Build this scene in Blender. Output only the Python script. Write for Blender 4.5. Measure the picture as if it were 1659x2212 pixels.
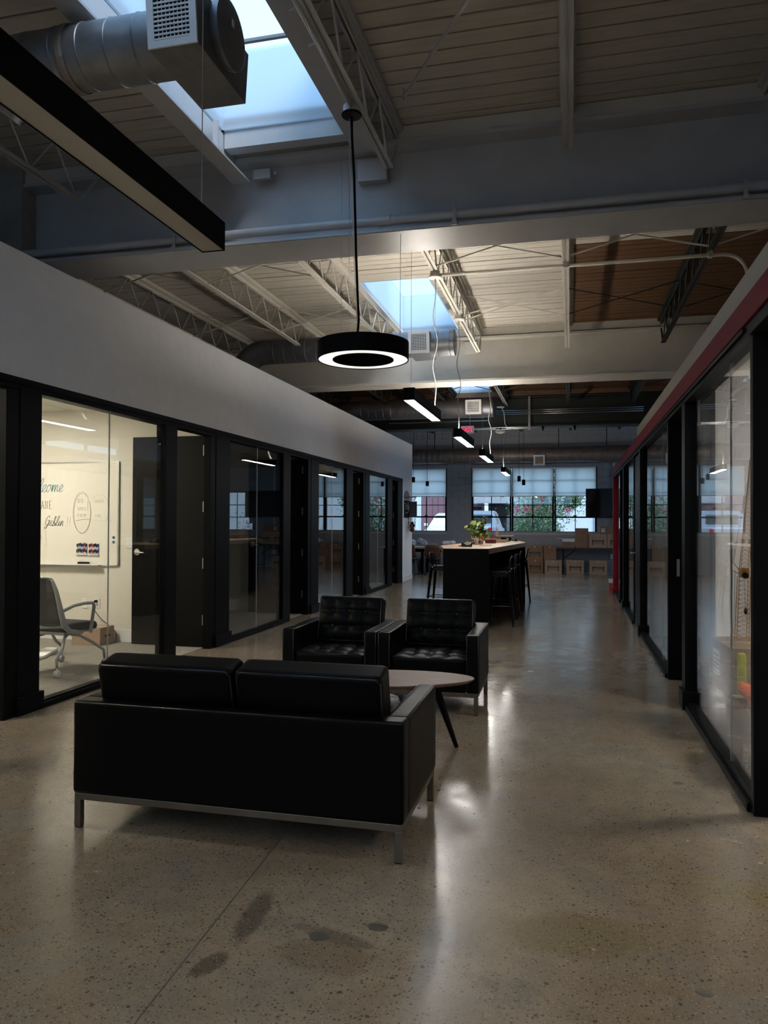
import bpy, math, random
from mathutils import Vector, Matrix, noise
random.seed(7)
for o in list(bpy.data.objects): bpy.data.objects.remove(o)
SC = bpy.context.scene
COL = SC.collection
PI = math.pi

# ------------------------------------------------------------------ camera
cam_d = bpy.data.cameras.new('camera'); cam = bpy.data.objects.new('camera', cam_d); COL.objects.link(cam)
cam_d.sensor_fit = 'HORIZONTAL'; cam_d.sensor_width = 36.0
cam_d.lens = 1640.0 / 1659.0 * 36.0
cam_d.clip_start = 0.05; cam_d.clip_end = 300
rx = Vector((0.971176, 0.238329, 0.004124)); rz = Vector((-0.238364, 0.971080, 0.013621))   # camera right / forward in world axes
ru = Vector((-0.000758, -0.014211, 0.999899))
M = Matrix((rx, ru, -rz)).transposed().to_4x4(); M.translation = (0, 0, 1.45)
cam.matrix_world = M
SC.camera = cam

# ------------------------------------------------------------------ world, exposure
W = bpy.data.worlds.new('overcast_sky'); SC.world = W; W.use_nodes = True
nt = W.node_tree; nt.nodes.clear()
wo = nt.nodes.new('ShaderNodeOutputWorld'); bg = nt.nodes.new('ShaderNodeBackground')
tc = nt.nodes.new('ShaderNodeTexCoord'); nz = nt.nodes.new('ShaderNodeTexNoise'); cr = nt.nodes.new('ShaderNodeValToRGB')
nz.inputs['Scale'].default_value = 1.3; nz.inputs['Detail'].default_value = 4
cr.color_ramp.elements[0].position = .3; cr.color_ramp.elements[0].color = (.36, .58, .82, 1)
cr.color_ramp.elements[1].position = .7; cr.color_ramp.elements[1].color = (.50, .70, .90, 1)
nt.links.new(tc.outputs['Generated'], nz.inputs['Vector']); nt.links.new(nz.outputs['Fac'], cr.inputs['Fac'])
nt.links.new(cr.outputs['Color'], bg.inputs['Color']); nt.links.new(bg.outputs['Background'], wo.inputs['Surface'])
bg.inputs['Strength'].default_value = 1.95
sun_d = bpy.data.lights.new('hazy_sun', 'SUN'); sun_d.energy = 2.8; sun_d.angle = math.radians(30); sun_d.color = (1.0, .96, .92)
sun = bpy.data.objects.new('hazy_sun', sun_d); COL.objects.link(sun); sun.rotation_euler = (math.radians(47), 0, math.radians(42)); sun.location = (0, -10, 20)
SC.view_settings.view_transform = 'Standard'; SC.view_settings.look = 'None'
SC.view_settings.exposure = 0.45; SC.view_settings.gamma = 1.0; SC.view_settings.use_curve_mapping = False
L_LINEAR = 42.0; L_UP = 62.0; L_RING = 0.95; L_ROOM = 80.0; L_DIM = 8.0; L_NEAR = 70.0; L_FILL = 20.0; L_FILL_UP = 1.0   # lamp radiances, the last ones for added fill bars

# ------------------------------------------------------------------ helpers
ORG = {}
def tagp(o, label=None, cat=None, group=None, kind=None):
    if label: o['label'] = label
    if cat: o['category'] = cat
    if group: o['group'] = group
    if kind: o['kind'] = kind
    return o
def thing(name, loc, label, cat, group=None, rz_=0.0):
    o = bpy.data.objects.new(name, None); COL.objects.link(o); o.location = loc; o.rotation_euler = (0, 0, rz_)
    o.empty_display_size = .1
    return tagp(o, label, cat, group)
def node_structure(name, loc=(0, 0, 0), label=None):
    o = bpy.data.objects.new(name, None); COL.objects.link(o); o.location = loc; o['kind'] = 'structure'
    if label: o['label'] = label
    return o
class MB:
    def __init__(s): s.v = []; s.f = []
    def box(s, x0, x1, y0, y1, z0, z1, T=None):
        b = len(s.v); P = [(x0,y0,z0),(x1,y0,z0),(x1,y1,z0),(x0,y1,z0),(x0,y0,z1),(x1,y0,z1),(x1,y1,z1),(x0,y1,z1)]
        if T: P = [tuple(T @ Vector(p)) for p in P]
        s.v += P; s.f += [(b,b+3,b+2,b+1),(b+4,b+5,b+6,b+7),(b,b+1,b+5,b+4),(b+1,b+2,b+6,b+5),(b+2,b+3,b+7,b+6),(b+3,b,b+4,b+7)]
        return s
    def cbox(s, c, sz, T=None):
        x, y, z = c; a, b, d = sz
        return s.box(x-a/2, x+a/2, y-b/2, y+b/2, z-d/2, z+d/2, T)
    def quad(s, pts):
        b = len(s.v); s.v += [tuple(p) for p in pts]; s.f.append(tuple(range(b, b+len(pts)))); return s
    def prism(s, poly, z0, z1, T=None):
        b = len(s.v); n = len(poly)
        P = [(x, y, z0) for x, y in poly] + [(x, y, z1) for x, y in poly]
        if T: P = [tuple(T @ Vector(p)) for p in P]
        s.v += P; s.f.append(tuple(b+i for i in reversed(range(n)))); s.f.append(tuple(b+n+i for i in range(n)))
        for i in range(n): j = (i+1) % n; s.f.append((b+i, b+j, b+n+j, b+n+i))
        return s
    def path(s, pts, r, n=8, closed=False, caps=True):
        pts = [Vector(p) for p in pts]; m = len(pts); b = len(s.v); R = r if isinstance(r, (list, tuple)) else [r]*m
        up = None
        for i, p in enumerate(pts):
            a = pts[(i-1) % m] if (i or closed) else p; c = pts[(i+1) % m] if (i < m-1 or closed) else p
            d = (c-a).normalized() if (c-a).length > 1e-9 else Vector((0,0,1))
            if up is None: up = Vector((0,0,1)) if abs(d.z) < .9 else Vector((1,0,0))
            u = up - d*up.dot(d)
            if u.length < 1e-4: u = d.orthogonal()
            u.normalize(); w = d.cross(u); up = u
            for k in range(n):
                t = 2*PI*(k+.5)/n; s.v.append(tuple(p + (u*math.cos(t) + w*math.sin(t))*R[i]))
        rng = m if closed else m-1
        for i in range(rng):
            i2 = (i+1) % m
            for k in range(n):
                k2 = (k+1) % n; s.f.append((b+i*n+k, b+i*n+k2, b+i2*n+k2, b+i2*n+k))
        if caps and not closed:
            s.f.append(tuple(b+k for k in reversed(range(n)))); s.f.append(tuple(b+(m-1)*n+k for k in range(n)))
        return s
    def lathe(s, prof, n=24, T=None, cap=True):
        b = len(s.v); m = len(prof)
        for r, z in prof:
            for k in range(n):
                t = 2*PI*k/n; p = Vector((r*math.cos(t), r*math.sin(t), z)); s.v.append(tuple(T @ p) if T else tuple(p))
        for i in range(m-1):
            for k in range(n):
                k2 = (k+1) % n; s.f.append((b+i*n+k, b+i*n+k2, b+(i+1)*n+k2, b+(i+1)*n+k))
        if cap:
            s.f.append(tuple(b+k for k in reversed(range(n)))); s.f.append(tuple(b+(m-1)*n+k for k in range(n)))
        return s
    def rbox(s, c, sz, r, n=6, T=None, fn=None, rn=3):
        hx = [a/2 for a in sz]; idx = {}
        def samp(h):
            inner = max(h-r, 1e-4); out = [-h]
            out += [-inner - r*math.cos(PI/2*k/(rn)) for k in range(1, rn)]
            out += [-inner + 2*inner*k/n for k in range(n+1)]
            out += [inner + r*math.cos(PI/2*k/(rn)) for k in reversed(range(1, rn))] + [h]
            return out
        S = [samp(h) for h in hx]
        def vid(p):
            q = Vector([max(-(h-r), min(h-r, a)) for a, h in zip(p, hx)]); d = Vector(p)-q
            if d.length > 1e-9: q = q + d.normalized()*r
            if fn: q = Vector(fn(q, p))
            q = q + Vector(c)
            if T: q = T @ q
            k = tuple(round(a, 5) for a in q)
            if k not in idx: idx[k] = len(s.v); s.v.append(tuple(q))
            return idx[k]
        for ax in range(3):
            a1, a2 = (ax+1) % 3, (ax+2) % 3
            for sg in (-1, 1):
                for i in range(len(S[a1])-1):
                    for j in range(len(S[a2])-1):
                        q = []
                        for (ii, jj) in ((i,j),(i+1,j),(i+1,j+1),(i,j+1)):
                            p = [0,0,0]; p[ax] = sg*hx[ax]; p[a1] = S[a1][ii]; p[a2] = S[a2][jj]; q.append(vid(p))
                        if sg < 0: q.reverse()
                        u = []
                        for k in q:
                            if k not in u: u.append(k)
                        if len(u) > 2: s.f.append(tuple(u))
        return s
    def sphere(s, c, r, n=12, m=8, sc=(1,1,1)):
        b = len(s.v); c = Vector(c)
        for i in range(1, m):
            th = PI*i/m
            for k in range(n):
                t = 2*PI*k/n; s.v.append(tuple(c + Vector((r*math.sin(th)*math.cos(t)*sc[0], r*math.sin(th)*math.sin(t)*sc[1], r*math.cos(th)*sc[2]))))
        s.v.append(tuple(c+Vector((0,0,r*sc[2])))); s.v.append(tuple(c-Vector((0,0,r*sc[2])))); t_ = len(s.v)-2
        for i in range(m-2):
            for k in range(n):
                k2 = (k+1) % n; s.f.append((b+i*n+k, b+(i+1)*n+k, b+(i+1)*n+k2, b+i*n+k2))
        for k in range(n):
            k2 = (k+1) % n; s.f.append((b+k, b+k2, t_)); s.f.append((b+(m-2)*n+k2, b+(m-2)*n+k, t_+1))
        return s
    def mesh(s, name, mat, smooth=False, off=(0,0,0)):
        me = bpy.data.meshes.new(name)
        if off != (0,0,0): s.v = [(a-off[0], b-off[1], c-off[2]) for a, b, c in s.v]
        me.from_pydata(s.v, [], s.f); me.update()
        if mat: me.materials.append(mat)
        if smooth: me.shade_smooth() if hasattr(me, 'shade_smooth') else None
        return me
    def build(s, name, mat, parent=None, smooth=False, world=False, bevel=0, sharp=None):
        """world=True: vertices were given in world axes while the parent stands at parent.location"""
        off = (0,0,0)
        if parent is None:
            xs = [v[0] for v in s.v]; ys = [v[1] for v in s.v]; zs = [v[2] for v in s.v]
            off = ((min(xs)+max(xs))/2, (min(ys)+max(ys))/2, min(zs))
        elif world:
            p = parent
            while p.parent: p = p.parent
            off = tuple(p.location)
        me = s.mesh(name, mat, False, off)
        if smooth:
            for p in me.polygons: p.use_smooth = True
            if sharp is not None:
                try: me.set_sharp_from_angle(angle=sharp)
                except Exception: pass
        o = bpy.data.objects.new(name, me); COL.objects.link(o)
        if parent is None: o.location = off
        else: o.parent = parent
        if bevel:
            m = o.modifiers.new('bevel', 'BEVEL'); m.width = bevel; m.segments = 2; m.limit_method = 'ANGLE'; m.angle_limit = .6
        return o
def inst(name, me, parent, loc, rot=(0,0,0), sc=(1,1,1)):
    o = bpy.data.objects.new(name, me); COL.objects.link(o); o.parent = parent; o.location = loc; o.rotation_euler = rot; o.scale = sc
    return o
KIDS = {}
def copy_tree(o, parent=None):
    c = o.copy(); COL.objects.link(c); c.parent = parent
    for ch in list(o.children): copy_tree(ch, c)
    return c
def tag_struct(o, label=None):
    o['kind'] = 'structure'
    if label: o['label'] = label
    return o
def text_mesh(s, size, ext=.0006, align='CENTER', bold=0.0):
    cu = bpy.data.curves.new('lettering', 'FONT'); cu.body = s; cu.size = size; cu.align_x = align; cu.align_y = 'CENTER'
    cu.extrude = ext; cu.offset = bold; cu.resolution_u = 3
    o = bpy.data.objects.new('lettering', cu); COL.objects.link(o)
    bpy.context.view_layer.update()
    me = bpy.data.meshes.new_from_object(o.evaluated_get(bpy.context.evaluated_depsgraph_get()))
    bpy.data.objects.remove(o); me.materials.clear(); return me

# ------------------------------------------------------------------ materials
MATS = {}
def mat(name, col, rough=.5, metal=0.0, var=0.0, vscale=8.0, bump=0.0, bscale=60.0, spec=.5, coat=0.0, stretch=(1,1,1), col2=None, sheen=0.0, bdist=.01):
    m = bpy.data.materials.new(name); m.use_nodes = True; n = m.node_tree; p = n.nodes['Principled BSDF']
    p.inputs['Base Color'].default_value = (*col, 1); p.inputs['Roughness'].default_value = rough; p.inputs['Metallic'].default_value = metal
    p.inputs['Specular IOR Level'].default_value = spec; p.inputs['Coat Weight'].default_value = coat; p.inputs['Coat Roughness'].default_value = .15
    if sheen: p.inputs['Sheen Weight'].default_value = sheen
    tcn = n.nodes.new('ShaderNodeTexCoord'); mp = n.nodes.new('ShaderNodeMapping'); mp.inputs['Scale'].default_value = stretch
    n.links.new(tcn.outputs['Object'], mp.inputs['Vector'])
    if var or col2:
        t = n.nodes.new('ShaderNodeTexNoise'); t.inputs['Scale'].default_value = vscale; t.inputs['Detail'].default_value = 6; t.inputs['Roughness'].default_value = .6
        n.links.new(mp.outputs['Vector'], t.inputs['Vector'])
        r = n.nodes.new('ShaderNodeValToRGB'); r.color_ramp.elements[0].position = .32; r.color_ramp.elements[1].position = .68
        c2 = col2 if col2 else tuple(min(1, c*(1+var)) for c in col); c1 = col if col2 else tuple(c*(1-var) for c in col)
        r.color_ramp.elements[0].color = (*c1, 1); r.color_ramp.elements[1].color = (*c2, 1)
        n.links.new(t.outputs['Fac'], r.inputs['Fac']); n.links.new(r.outputs['Color'], p.inputs['Base Color'])
    if bump:
        t = n.nodes.new('ShaderNodeTexNoise'); t.inputs['Scale'].default_value = bscale; t.inputs['Detail'].default_value = 4
        n.links.new(mp.outputs['Vector'], t.inputs['Vector'])
        b = n.nodes.new('ShaderNodeBump'); b.inputs['Strength'].default_value = bump; b.inputs['Distance'].default_value = bdist
        n.links.new(t.outputs['Fac'], b.inputs['Height']); n.links.new(b.outputs['Normal'], p.inputs['Normal'])
    MATS[name] = m; return m
def emit(name, col, s):
    m = bpy.data.materials.new(name); m.use_nodes = True; n = m.node_tree; n.nodes.clear()
    e = n.nodes.new('ShaderNodeEmission'); e.inputs['Color'].default_value = (*col, 1); e.inputs['Strength'].default_value = s
    o = n.nodes.new('ShaderNodeOutputMaterial'); n.links.new(e.outputs['Emission'], o.inputs['Surface']); MATS[name] = m; return m
def glass(name, tint=(1,1,1), f0=.06, rough=0.0, gain=.9):
    m = bpy.data.materials.new(name); m.use_nodes = True; n = m.node_tree; n.nodes.clear()
    t = n.nodes.new('ShaderNodeBsdfTransparent'); t.inputs['Color'].default_value = (*tint, 1)
    g = n.nodes.new('ShaderNodeBsdfGlossy'); g.inputs['Roughness'].default_value = rough
    lw = n.nodes.new('ShaderNodeLayerWeight'); lw.inputs['Blend'].default_value = .5
    pw = n.nodes.new('ShaderNodeMath'); pw.operation = 'POWER'; pw.inputs[1].default_value = 4.0
    ml = n.nodes.new('ShaderNodeMath'); ml.operation = 'MULTIPLY_ADD'; ml.inputs[1].default_value = gain; ml.inputs[2].default_value = f0
    mx = n.nodes.new('ShaderNodeMixShader'); o = n.nodes.new('ShaderNodeOutputMaterial')
    n.links.new(lw.outputs['Facing'], pw.inputs[0]); n.links.new(pw.outputs[0], ml.inputs[0]); n.links.new(ml.outputs[0], mx.inputs['Fac'])
    n.links.new(t.outputs[0], mx.inputs[1]); n.links.new(g.outputs[0], mx.inputs[2]); n.links.new(mx.outputs[0], o.inputs['Surface'])
    MATS[name] = m; return m
white_paint = mat('white_wall_paint', (.78, .78, .80), .6, var=.03, bump=.05, bscale=250, bdist=.002)
cream_deck = mat('cream_deck_paint', (.50, .465, .40), .6, var=.10, vscale=3, stretch=(1, 8, 8), bump=.25, bscale=20, bdist=.004)
cream_steel = mat('cream_steel_paint', (.56, .53, .47), .45, var=.06, vscale=4)
grey_steel = mat('pale_grey_steel_paint', (.42, .42, .43), .4, var=.07, vscale=3, bump=.05, bscale=8)
brown_deck = mat('bare_brown_deck_boards', (.075, .032, .011), .6, col2=(.15, .068, .025), vscale=2.2, stretch=(1, 14, 10), bump=.2, bscale=30)
dark_deck = mat('old_brown_boards', (.10, .05, .025), .7, col2=(.19, .10, .05), vscale=2, stretch=(1, 12, 10))  # brown timber tone with stretched grain
dark_steel = mat('black_green_steel', (.012, .017, .013), .5, var=.3, vscale=4)
black_frame = mat('black_aluminium_frame', (.0035, .0037, .0045), .45, var=.1, spec=.06)
black_door = mat('black_painted_door', (.003, .003, .0028), .5, spec=.12, var=.15, vscale=3)
black_matte = mat('black_powder_coat', (.0025, .0025, .0028), .6, spec=.08)
galv = mat('galvanised_duct_steel', (.20, .205, .22), .46, .8, var=.18, vscale=7, bump=.05, bscale=12)
galv_dark = mat('dusty_dull_duct_steel', (.20, .17, .155), .5, .6, var=.2, vscale=5)
white_metal = mat('white_enamelled_metal', (.72, .72, .73), .35, var=.03)
leather = mat('black_leather', (.0022, .0022, .0025), .40, bump=.2, bscale=130, bdist=.003, spec=.09, var=.12, vscale=5)
leather_seam = mat('black_leather_piping', (.006, .006, .007), .3, spec=.5)
chrome = mat('brushed_steel_tube', (.19, .165, .135), .42, 1.0, var=.10, vscale=14, stretch=(1, 1, 1))
steel = mat('satin_steel', (.55, .55, .56), .3, 1.0)
wood_top = mat('maple_butcher_block', (.40, .255, .15), .42, col2=(.56, .39, .25), vscale=3.5, stretch=(14, 1.2, 14), bump=.03)
walnut = mat('walnut_veneer', (.11, .058, .042), .5, col2=(.17, .095, .072), vscale=4, stretch=(2, 14, 14), bump=.03)
cardboard = mat('brown_cardboard', (.33, .225, .155), .8, var=.07, vscale=3, bump=.05, bscale=200)
cardboard_dark = mat('dark_brown_cardboard', (.22, .13, .08), .8, var=.08, vscale=3)
ink = mat('black_print_ink', (.02, .017, .015), .7)
tape_m = mat('clear_packing_tape', (.42, .30, .20), .3)
cmu = mat('grey_painted_block', (.29, .29, .31), .6, var=.06, vscale=6, bump=.3, bscale=90, bdist=.004)
mortar = mat('grey_painted_mortar', (.23, .23, .245), .75, var=.08, bump=.2)
red_paint = mat('deep_red_paint', (.20, .012, .026), .6, spec=.15, var=.06, vscale=3)
carpet = mat('grey_green_loop_carpet', (.16, .145, .125), .95, col2=(.27, .25, .215), vscale=120, stretch=(1, .12, 1), bump=.6, bscale=300, bdist=.004)
tile_m = mat('white_ceiling_tile', (.72, .70, .66), .9, var=.05, vscale=60)
warm_wall = mat('warm_white_room_paint', (.66, .63, .56), .65, var=.02)
wboard = mat('whiteboard_enamel', (.74, .71, .64), .16, var=.02, vscale=2, coat=.3)
room_glass = glass('clear_partition_glass', (.93, .95, .95), .055, 0, .85)
win_glass = glass('window_glass', (.90, .95, .99), .05)
shade_m = None
def make_shade():
    m = bpy.data.materials.new('roller_shade_fabric'); m.use_nodes = True; n = m.node_tree; n.nodes.clear()
    d = n.nodes.new('ShaderNodeBsdfDiffuse'); d.inputs['Color'].default_value = (.75, .80, .80, 1)
    t = n.nodes.new('ShaderNodeBsdfTranslucent'); t.inputs['Color'].default_value = (.95, .96, .94, 1)
    w = n.nodes.new('ShaderNodeTexWave'); w.bands_direction = 'Z'; w.inputs['Scale'].default_value = 90; w.inputs['Distortion'].default_value = 1.5
    c = n.nodes.new('ShaderNodeTexCoord'); n.links.new(c.outputs['Object'], w.inputs['Vector'])
    mm = n.nodes.new('ShaderNodeMath'); mm.operation = 'MULTIPLY_ADD'; mm.inputs[1].default_value = .06; mm.inputs[2].default_value = .78
    n.links.new(w.outputs['Fac'], mm.inputs[0])
    x = n.nodes.new('ShaderNodeMixShader'); o = n.nodes.new('ShaderNodeOutputMaterial'); tr = n.nodes.new('ShaderNodeBsdfTransparent'); x2 = n.nodes.new('ShaderNodeMixShader'); x2.inputs['Fac'].default_value = .10
    n.links.new(mm.outputs[0], x.inputs['Fac']); n.links.new(d.outputs[0], x.inputs[1]); n.links.new(t.outputs[0], x.inputs[2]); n.links.new(x.outputs[0], x2.inputs[1]); n.links.new(tr.outputs[0], x2.inputs[2]); n.links.new(x2.outputs[0], o.inputs['Surface'])
    return m
shade_m = make_shade()
def floor_material():
    m = bpy.data.materials.new('polished_concrete'); m.use_nodes = True; n = m.node_tree; p = n.nodes['Principled BSDF']
    c = n.nodes.new('ShaderNodeTexCoord')
    def nse(scale, det=6, rg=.6, vec=None):
        t = n.nodes.new('ShaderNodeTexNoise'); t.inputs['Scale'].default_value = scale; t.inputs['Detail'].default_value = det; t.inputs['Roughness'].default_value = rg
        n.links.new(vec or c.outputs['Object'], t.inputs['Vector']); return t
    def ramp(src, stops):
        r = n.nodes.new('ShaderNodeValToRGB'); e = r.color_ramp.elements
        while len(e) < len(stops): e.new(.5)
        for q, (pos, col) in zip(e, stops): q.position = pos; q.color = (*col, 1) if len(col) == 3 else col
        n.links.new(src, r.inputs['Fac']); return r
    def mix(fac, a, b, mode='MIX'):
        x = n.nodes.new('ShaderNodeMix'); x.data_type = 'RGBA'; x.blend_type = mode
        if isinstance(fac, float): x.inputs[0].default_value = fac
        else: n.links.new(fac, x.inputs[0])
        n.links.new(a, x.inputs[6]); n.links.new(b, x.inputs[7]) if not isinstance(b, tuple) else None
        if isinstance(b, tuple): x.inputs[7].default_value = (*b, 1)
        return x.outputs[2]
    big = ramp(nse(.55, 5).outputs['Fac'], [(.30, (.185, .145, .105)), (.5, (.225, .185, .14)), (.70, (.275, .24, .19))])
    med = ramp(nse(9, 7, .7).outputs['Fac'], [(.25, (.82, .80, .77)), (.75, (1.12, 1.10, 1.07))])
    a = mix(1.0, big.outputs['Color'], med.outputs['Color'], 'MULTIPLY')
    # rust coloured stains
    st = ramp(nse(1.4, 3).outputs['Fac'], [(.60, (0, 0, 0)), (.74, (.5, .5, .5))])
    a = mix(st.outputs['Color'], a, (.20, .13, .065))
    gw = ramp(nse(2.3, 5, .65).outputs['Fac'], [(.50, (0, 0, 0)), (.64, (.55, .55, .55))]); a = mix(gw.outputs['Color'], a, (.165, .155, .14))
    dk = ramp(nse(3.1, 7, .75).outputs['Fac'], [(.60, (0, 0, 0)), (.70, (.45, .45, .45))]); a = mix(dk.outputs['Color'], a, (.10, .085, .065))
    # local worn stains: (x, y, rx, ry, turn, colour, strength) in hall axes
    def stain(a, x, y, rx_, ry_, turn, col, amt):
        mp = n.nodes.new('ShaderNodeMapping'); mp.vector_type = 'TEXTURE'
        mp.inputs['Location'].default_value = (x+1.5, y-9.65, 0); mp.inputs['Rotation'].default_value = (0, 0, turn); mp.inputs['Scale'].default_value = (rx_, ry_, 10)
        n.links.new(c.outputs['Object'], mp.inputs['Vector'])
        g = n.nodes.new('ShaderNodeTexGradient'); g.gradient_type = 'SPHERICAL'; n.links.new(mp.outputs['Vector'], g.inputs['Vector'])
        ns = nse(22, 8, .85); m1 = n.nodes.new('ShaderNodeMath'); m1.operation = 'ADD'; n.links.new(g.outputs['Fac'], m1.inputs[0]); n.links.new(ns.outputs['Fac'], m1.inputs[1])
        r = ramp(m1.outputs[0], [(.72, (0, 0, 0)), (1.0, (amt, amt, amt))]); return mix(r.outputs['Color'], a, col)
    for q in ((-1.13, 2.62, .07, .28, .1, (.085, .075, .06), .8), (-1.15, 2.30, .06, .12, -.3, (.07, .06, .05), .75), (-.80, 2.56, .22, .06, -.25, (.10, .09, .075), .7),
              (-.88, 2.33, .20, .10, .3, (.23, .205, .17), .6), (-.80, 2.44, .25, .16, 0, (.15, .105, .07), .5), (.03, 2.78, .38, .22, .2, (.155, .125, .06), .7), (.62, 3.25, .28, .20, 0, (.185, .155, .075), .6), (-.9, 9.6, .7, .5, 0, (.12, .085, .05), .6), (-2.6, 7.4, .5, .6, 0, (.16, .11, .06), .6)):
        a = stain(a, *q)
    # exposed aggregate: fine sand grains, pebbles dark and pale
    for sc, thr, dcol, amt in ((150, .18, (.06, .05, .04), .6), (70, .15, (.035, .03, .026), .62), (95, .12, (.46, .43, .38), .36), (36, .12, (.045, .04, .034), .75)):
        v = n.nodes.new('ShaderNodeTexVoronoi'); v.inputs['Scale'].default_value = sc; v.inputs['Randomness'].default_value = 1
        wv = nse(sc*.7, 2); dm = n.nodes.new('ShaderNodeMix'); dm.data_type = 'VECTOR'; dm.inputs[0].default_value = .006 if sc > 60 else .012
        n.links.new(c.outputs['Object'], dm.inputs[4]); n.links.new(wv.outputs['Color'], dm.inputs[5]); n.links.new(dm.outputs[1], v.inputs['Vector'])
        # only some cells carry a stone
        sep = n.nodes.new('ShaderNodeSeparateColor'); n.links.new(v.outputs['Color'], sep.inputs[0])
        g = n.nodes.new('ShaderNodeMath'); g.operation = 'LESS_THAN'; n.links.new(sep.outputs[0], g.inputs[0]); g.inputs[1].default_value = .26 if sc > 60 else .07
        d = n.nodes.new('ShaderNodeMath'); d.operation = 'LESS_THAN'; n.links.new(v.outputs['Distance'], d.inputs[0]); d.inputs[1].default_value = thr*2.2
        mu = n.nodes.new('ShaderNodeMath'); mu.operation = 'MULTIPLY'; n.links.new(g.outputs[0], mu.inputs[0]); n.links.new(d.outputs[0], mu.inputs[1])
        m2 = n.nodes.new('ShaderNodeMath'); m2.operation = 'MULTIPLY'; n.links.new(mu.outputs[0], m2.inputs[0]); m2.inputs[1].default_value = amt
        a = mix(m2.outputs[0], a, dcol)
    n.links.new(a, p.inputs['Base Color'])
    rr = ramp(nse(3.0, 6, .7).outputs['Fac'], [(.3, (.13, .13, .13)), (.7, (.28, .28, .28))])
    n.links.new(rr.outputs['Color'], p.inputs['Roughness'])
    p.inputs['Specular IOR Level'].default_value = .75
    b = n.nodes.new('ShaderNodeBump'); b.inputs['Strength'].default_value = .10; b.inputs['Distance'].default_value = .0015
    n.links.new(nse(55, 3).outputs['Fac'], b.inputs['Height']); n.links.new(b.outputs['Normal'], p.inputs['Normal'])
    return m
concrete = floor_material()
# ================================================================== LARGE STRUCTURE
XL, XR = -3.985, .87          # glazed fronts left and right of the corridor
YB, YF = -3.6, 22.9           # back of the hall behind the camera, far wall
ZD = 4.56                     # underside of the roof deck
fl = MB().box(-10, 7, YB, YF, -.15, 0).build('floor', concrete); tag_struct(fl, 'polished concrete floor with exposed pebbles')
FO = fl.location
def floor_patch(pts, m, name='repair_patch', z=.0007):
    f = MB(); f.prism(pts, .0, z); o = f.build(name, m, fl, world=True); return o
dark_patch = mat('grey_repair_mortar', (.085, .078, .066), .45, var=.2, vscale=30)
stain_m = mat('worn_dark_scuff', (.12, .095, .07), .3, var=.3, vscale=14)
def blob(cx, cy, rx_, ry_, n=22, j=.35, seed=0):
    rnd = random.Random(seed); return [(cx + rx_*math.cos(2*PI*k/n)*(1+j*(rnd.random()-.5)), cy + ry_*math.sin(2*PI*k/n)*(1+j*(rnd.random()-.5))) for k in range(n)]
for i, (x, y, a, b) in enumerate([(-.852, 2.547, .036, .030), (-.67, 2.656, .040, .028), (.401, 2.535, .026, .020), (.589, 4.53, .03, .03)]):
    floor_patch(blob(x, y, a, b, seed=i), dark_patch)
floor_patch([(-.93, 8.02), (-.70, 8.06), (-.68, 8.62), (-.90, 8.58)], dark_patch)
floor_patch([(-1.303, 3.6), (-1.298, 3.6), (-1.20, 1.6), (-1.205, 1.6)], dark_patch, 'control_joint', .0005)

# roof: slab above the boards, with the three skylight wells cut out
SKY = [(-2.70, -1.74, 1.4, 5.53), (-2.70, -1.74, 9.45, 12.18), (-2.75, -1.80, 17.2, 18.25)]
YCUT = sorted({YB, YF+.4} | {s[2] for s in SKY} | {s[3] for s in SKY})
deckback = mat('dark_gap_above_boards', (.03, .026, .02), .9)
rf = MB()
for y0, y1 in zip(YCUT[:-1], YCUT[1:]):
    hole = [s for s in SKY if s[2] <= y0 and s[3] >= y1]
    if hole:
        rf.box(-10, hole[0][0]-.02, y0, y1, ZD+.03, ZD+.09); rf.box(hole[0][1]+.02, 7, y0, y1, ZD+.03, ZD+.09)
    else: rf.box(-10, 7, y0, y1, ZD+.03, ZD+.09)
roof = rf.build('ceiling', deckback); tag_struct(roof, 'roof deck slab above the boards')
def deck(y0, y1, pitch, zone, name, lab, stuff=False):
    root = node_structure('ceiling', (0, y0, ZD), lab)
    y = y0; big = {}
    rnd = random.Random(int(y0*10)+3)
    while y < y1 - .02:
        yy = min(y+pitch, y1); hole = [s for s in SKY if s[2] < yy-.01 and s[3] > y+.01]
        spans = [(-9.5, 6.5)] if not hole else [(-9.5, hole[0][0]), (hole[0][1], 6.5)]
        segs = []
        if hole and yy > hole[0][3]+.01: MB().box(hole[0][0], hole[0][1], hole[0][3]+.001, yy-.003, ZD, ZD+.03).build('plank', cream_deck if zone != 'dark' else brown_deck, root, world=True)
        if hole and y < hole[0][2]-.01: MB().box(hole[0][0], hole[0][1], y+.003, hole[0][2]-.021, ZD, ZD+.03).build('plank', cream_deck if zone != 'dark' else brown_deck, root, world=True)
        for a, b in spans:
            if b-a > 9: q = -3.0 + rnd.uniform(-1.8, 1.2); segs += [(a, q), (q, b)]
            else: segs.append((a, b))
        out = []
        for a, b in segs:                       # bare boards right of the middle joist
            if zone == 'mixed' and y > 8.7 and b > .04 and a < .04: out += [(a, .04), (.04, b)]
            else: out.append((a, b))
        for a, b in out:
            dz = rnd.uniform(-.003, .003); g = .0055 + .004*rnd.random()
            m = cream_deck
            if zone == 'mixed' and y > 8.7 and a >= .03: m = brown_deck
            if zone == 'dark': m = brown_deck
            if stuff: big.setdefault(m.name, (m, MB()))[1].box(a, b-.003, y+g, yy-g, ZD+dz, ZD+.03)
            else: MB().box(a+.0015, b-.0015, y+g, yy-g, ZD+dz, ZD+.03).build('plank', m, root, world=True)
        y = yy
    for k, (m, mb) in big.items():
        o = mb.build('plank', m, root, world=True); o['kind'] = 'stuff'
    return root
deck(YB, 2.7, .157, 'white', 'ceiling', 'roof boards over the near end of the hall', True)
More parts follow.
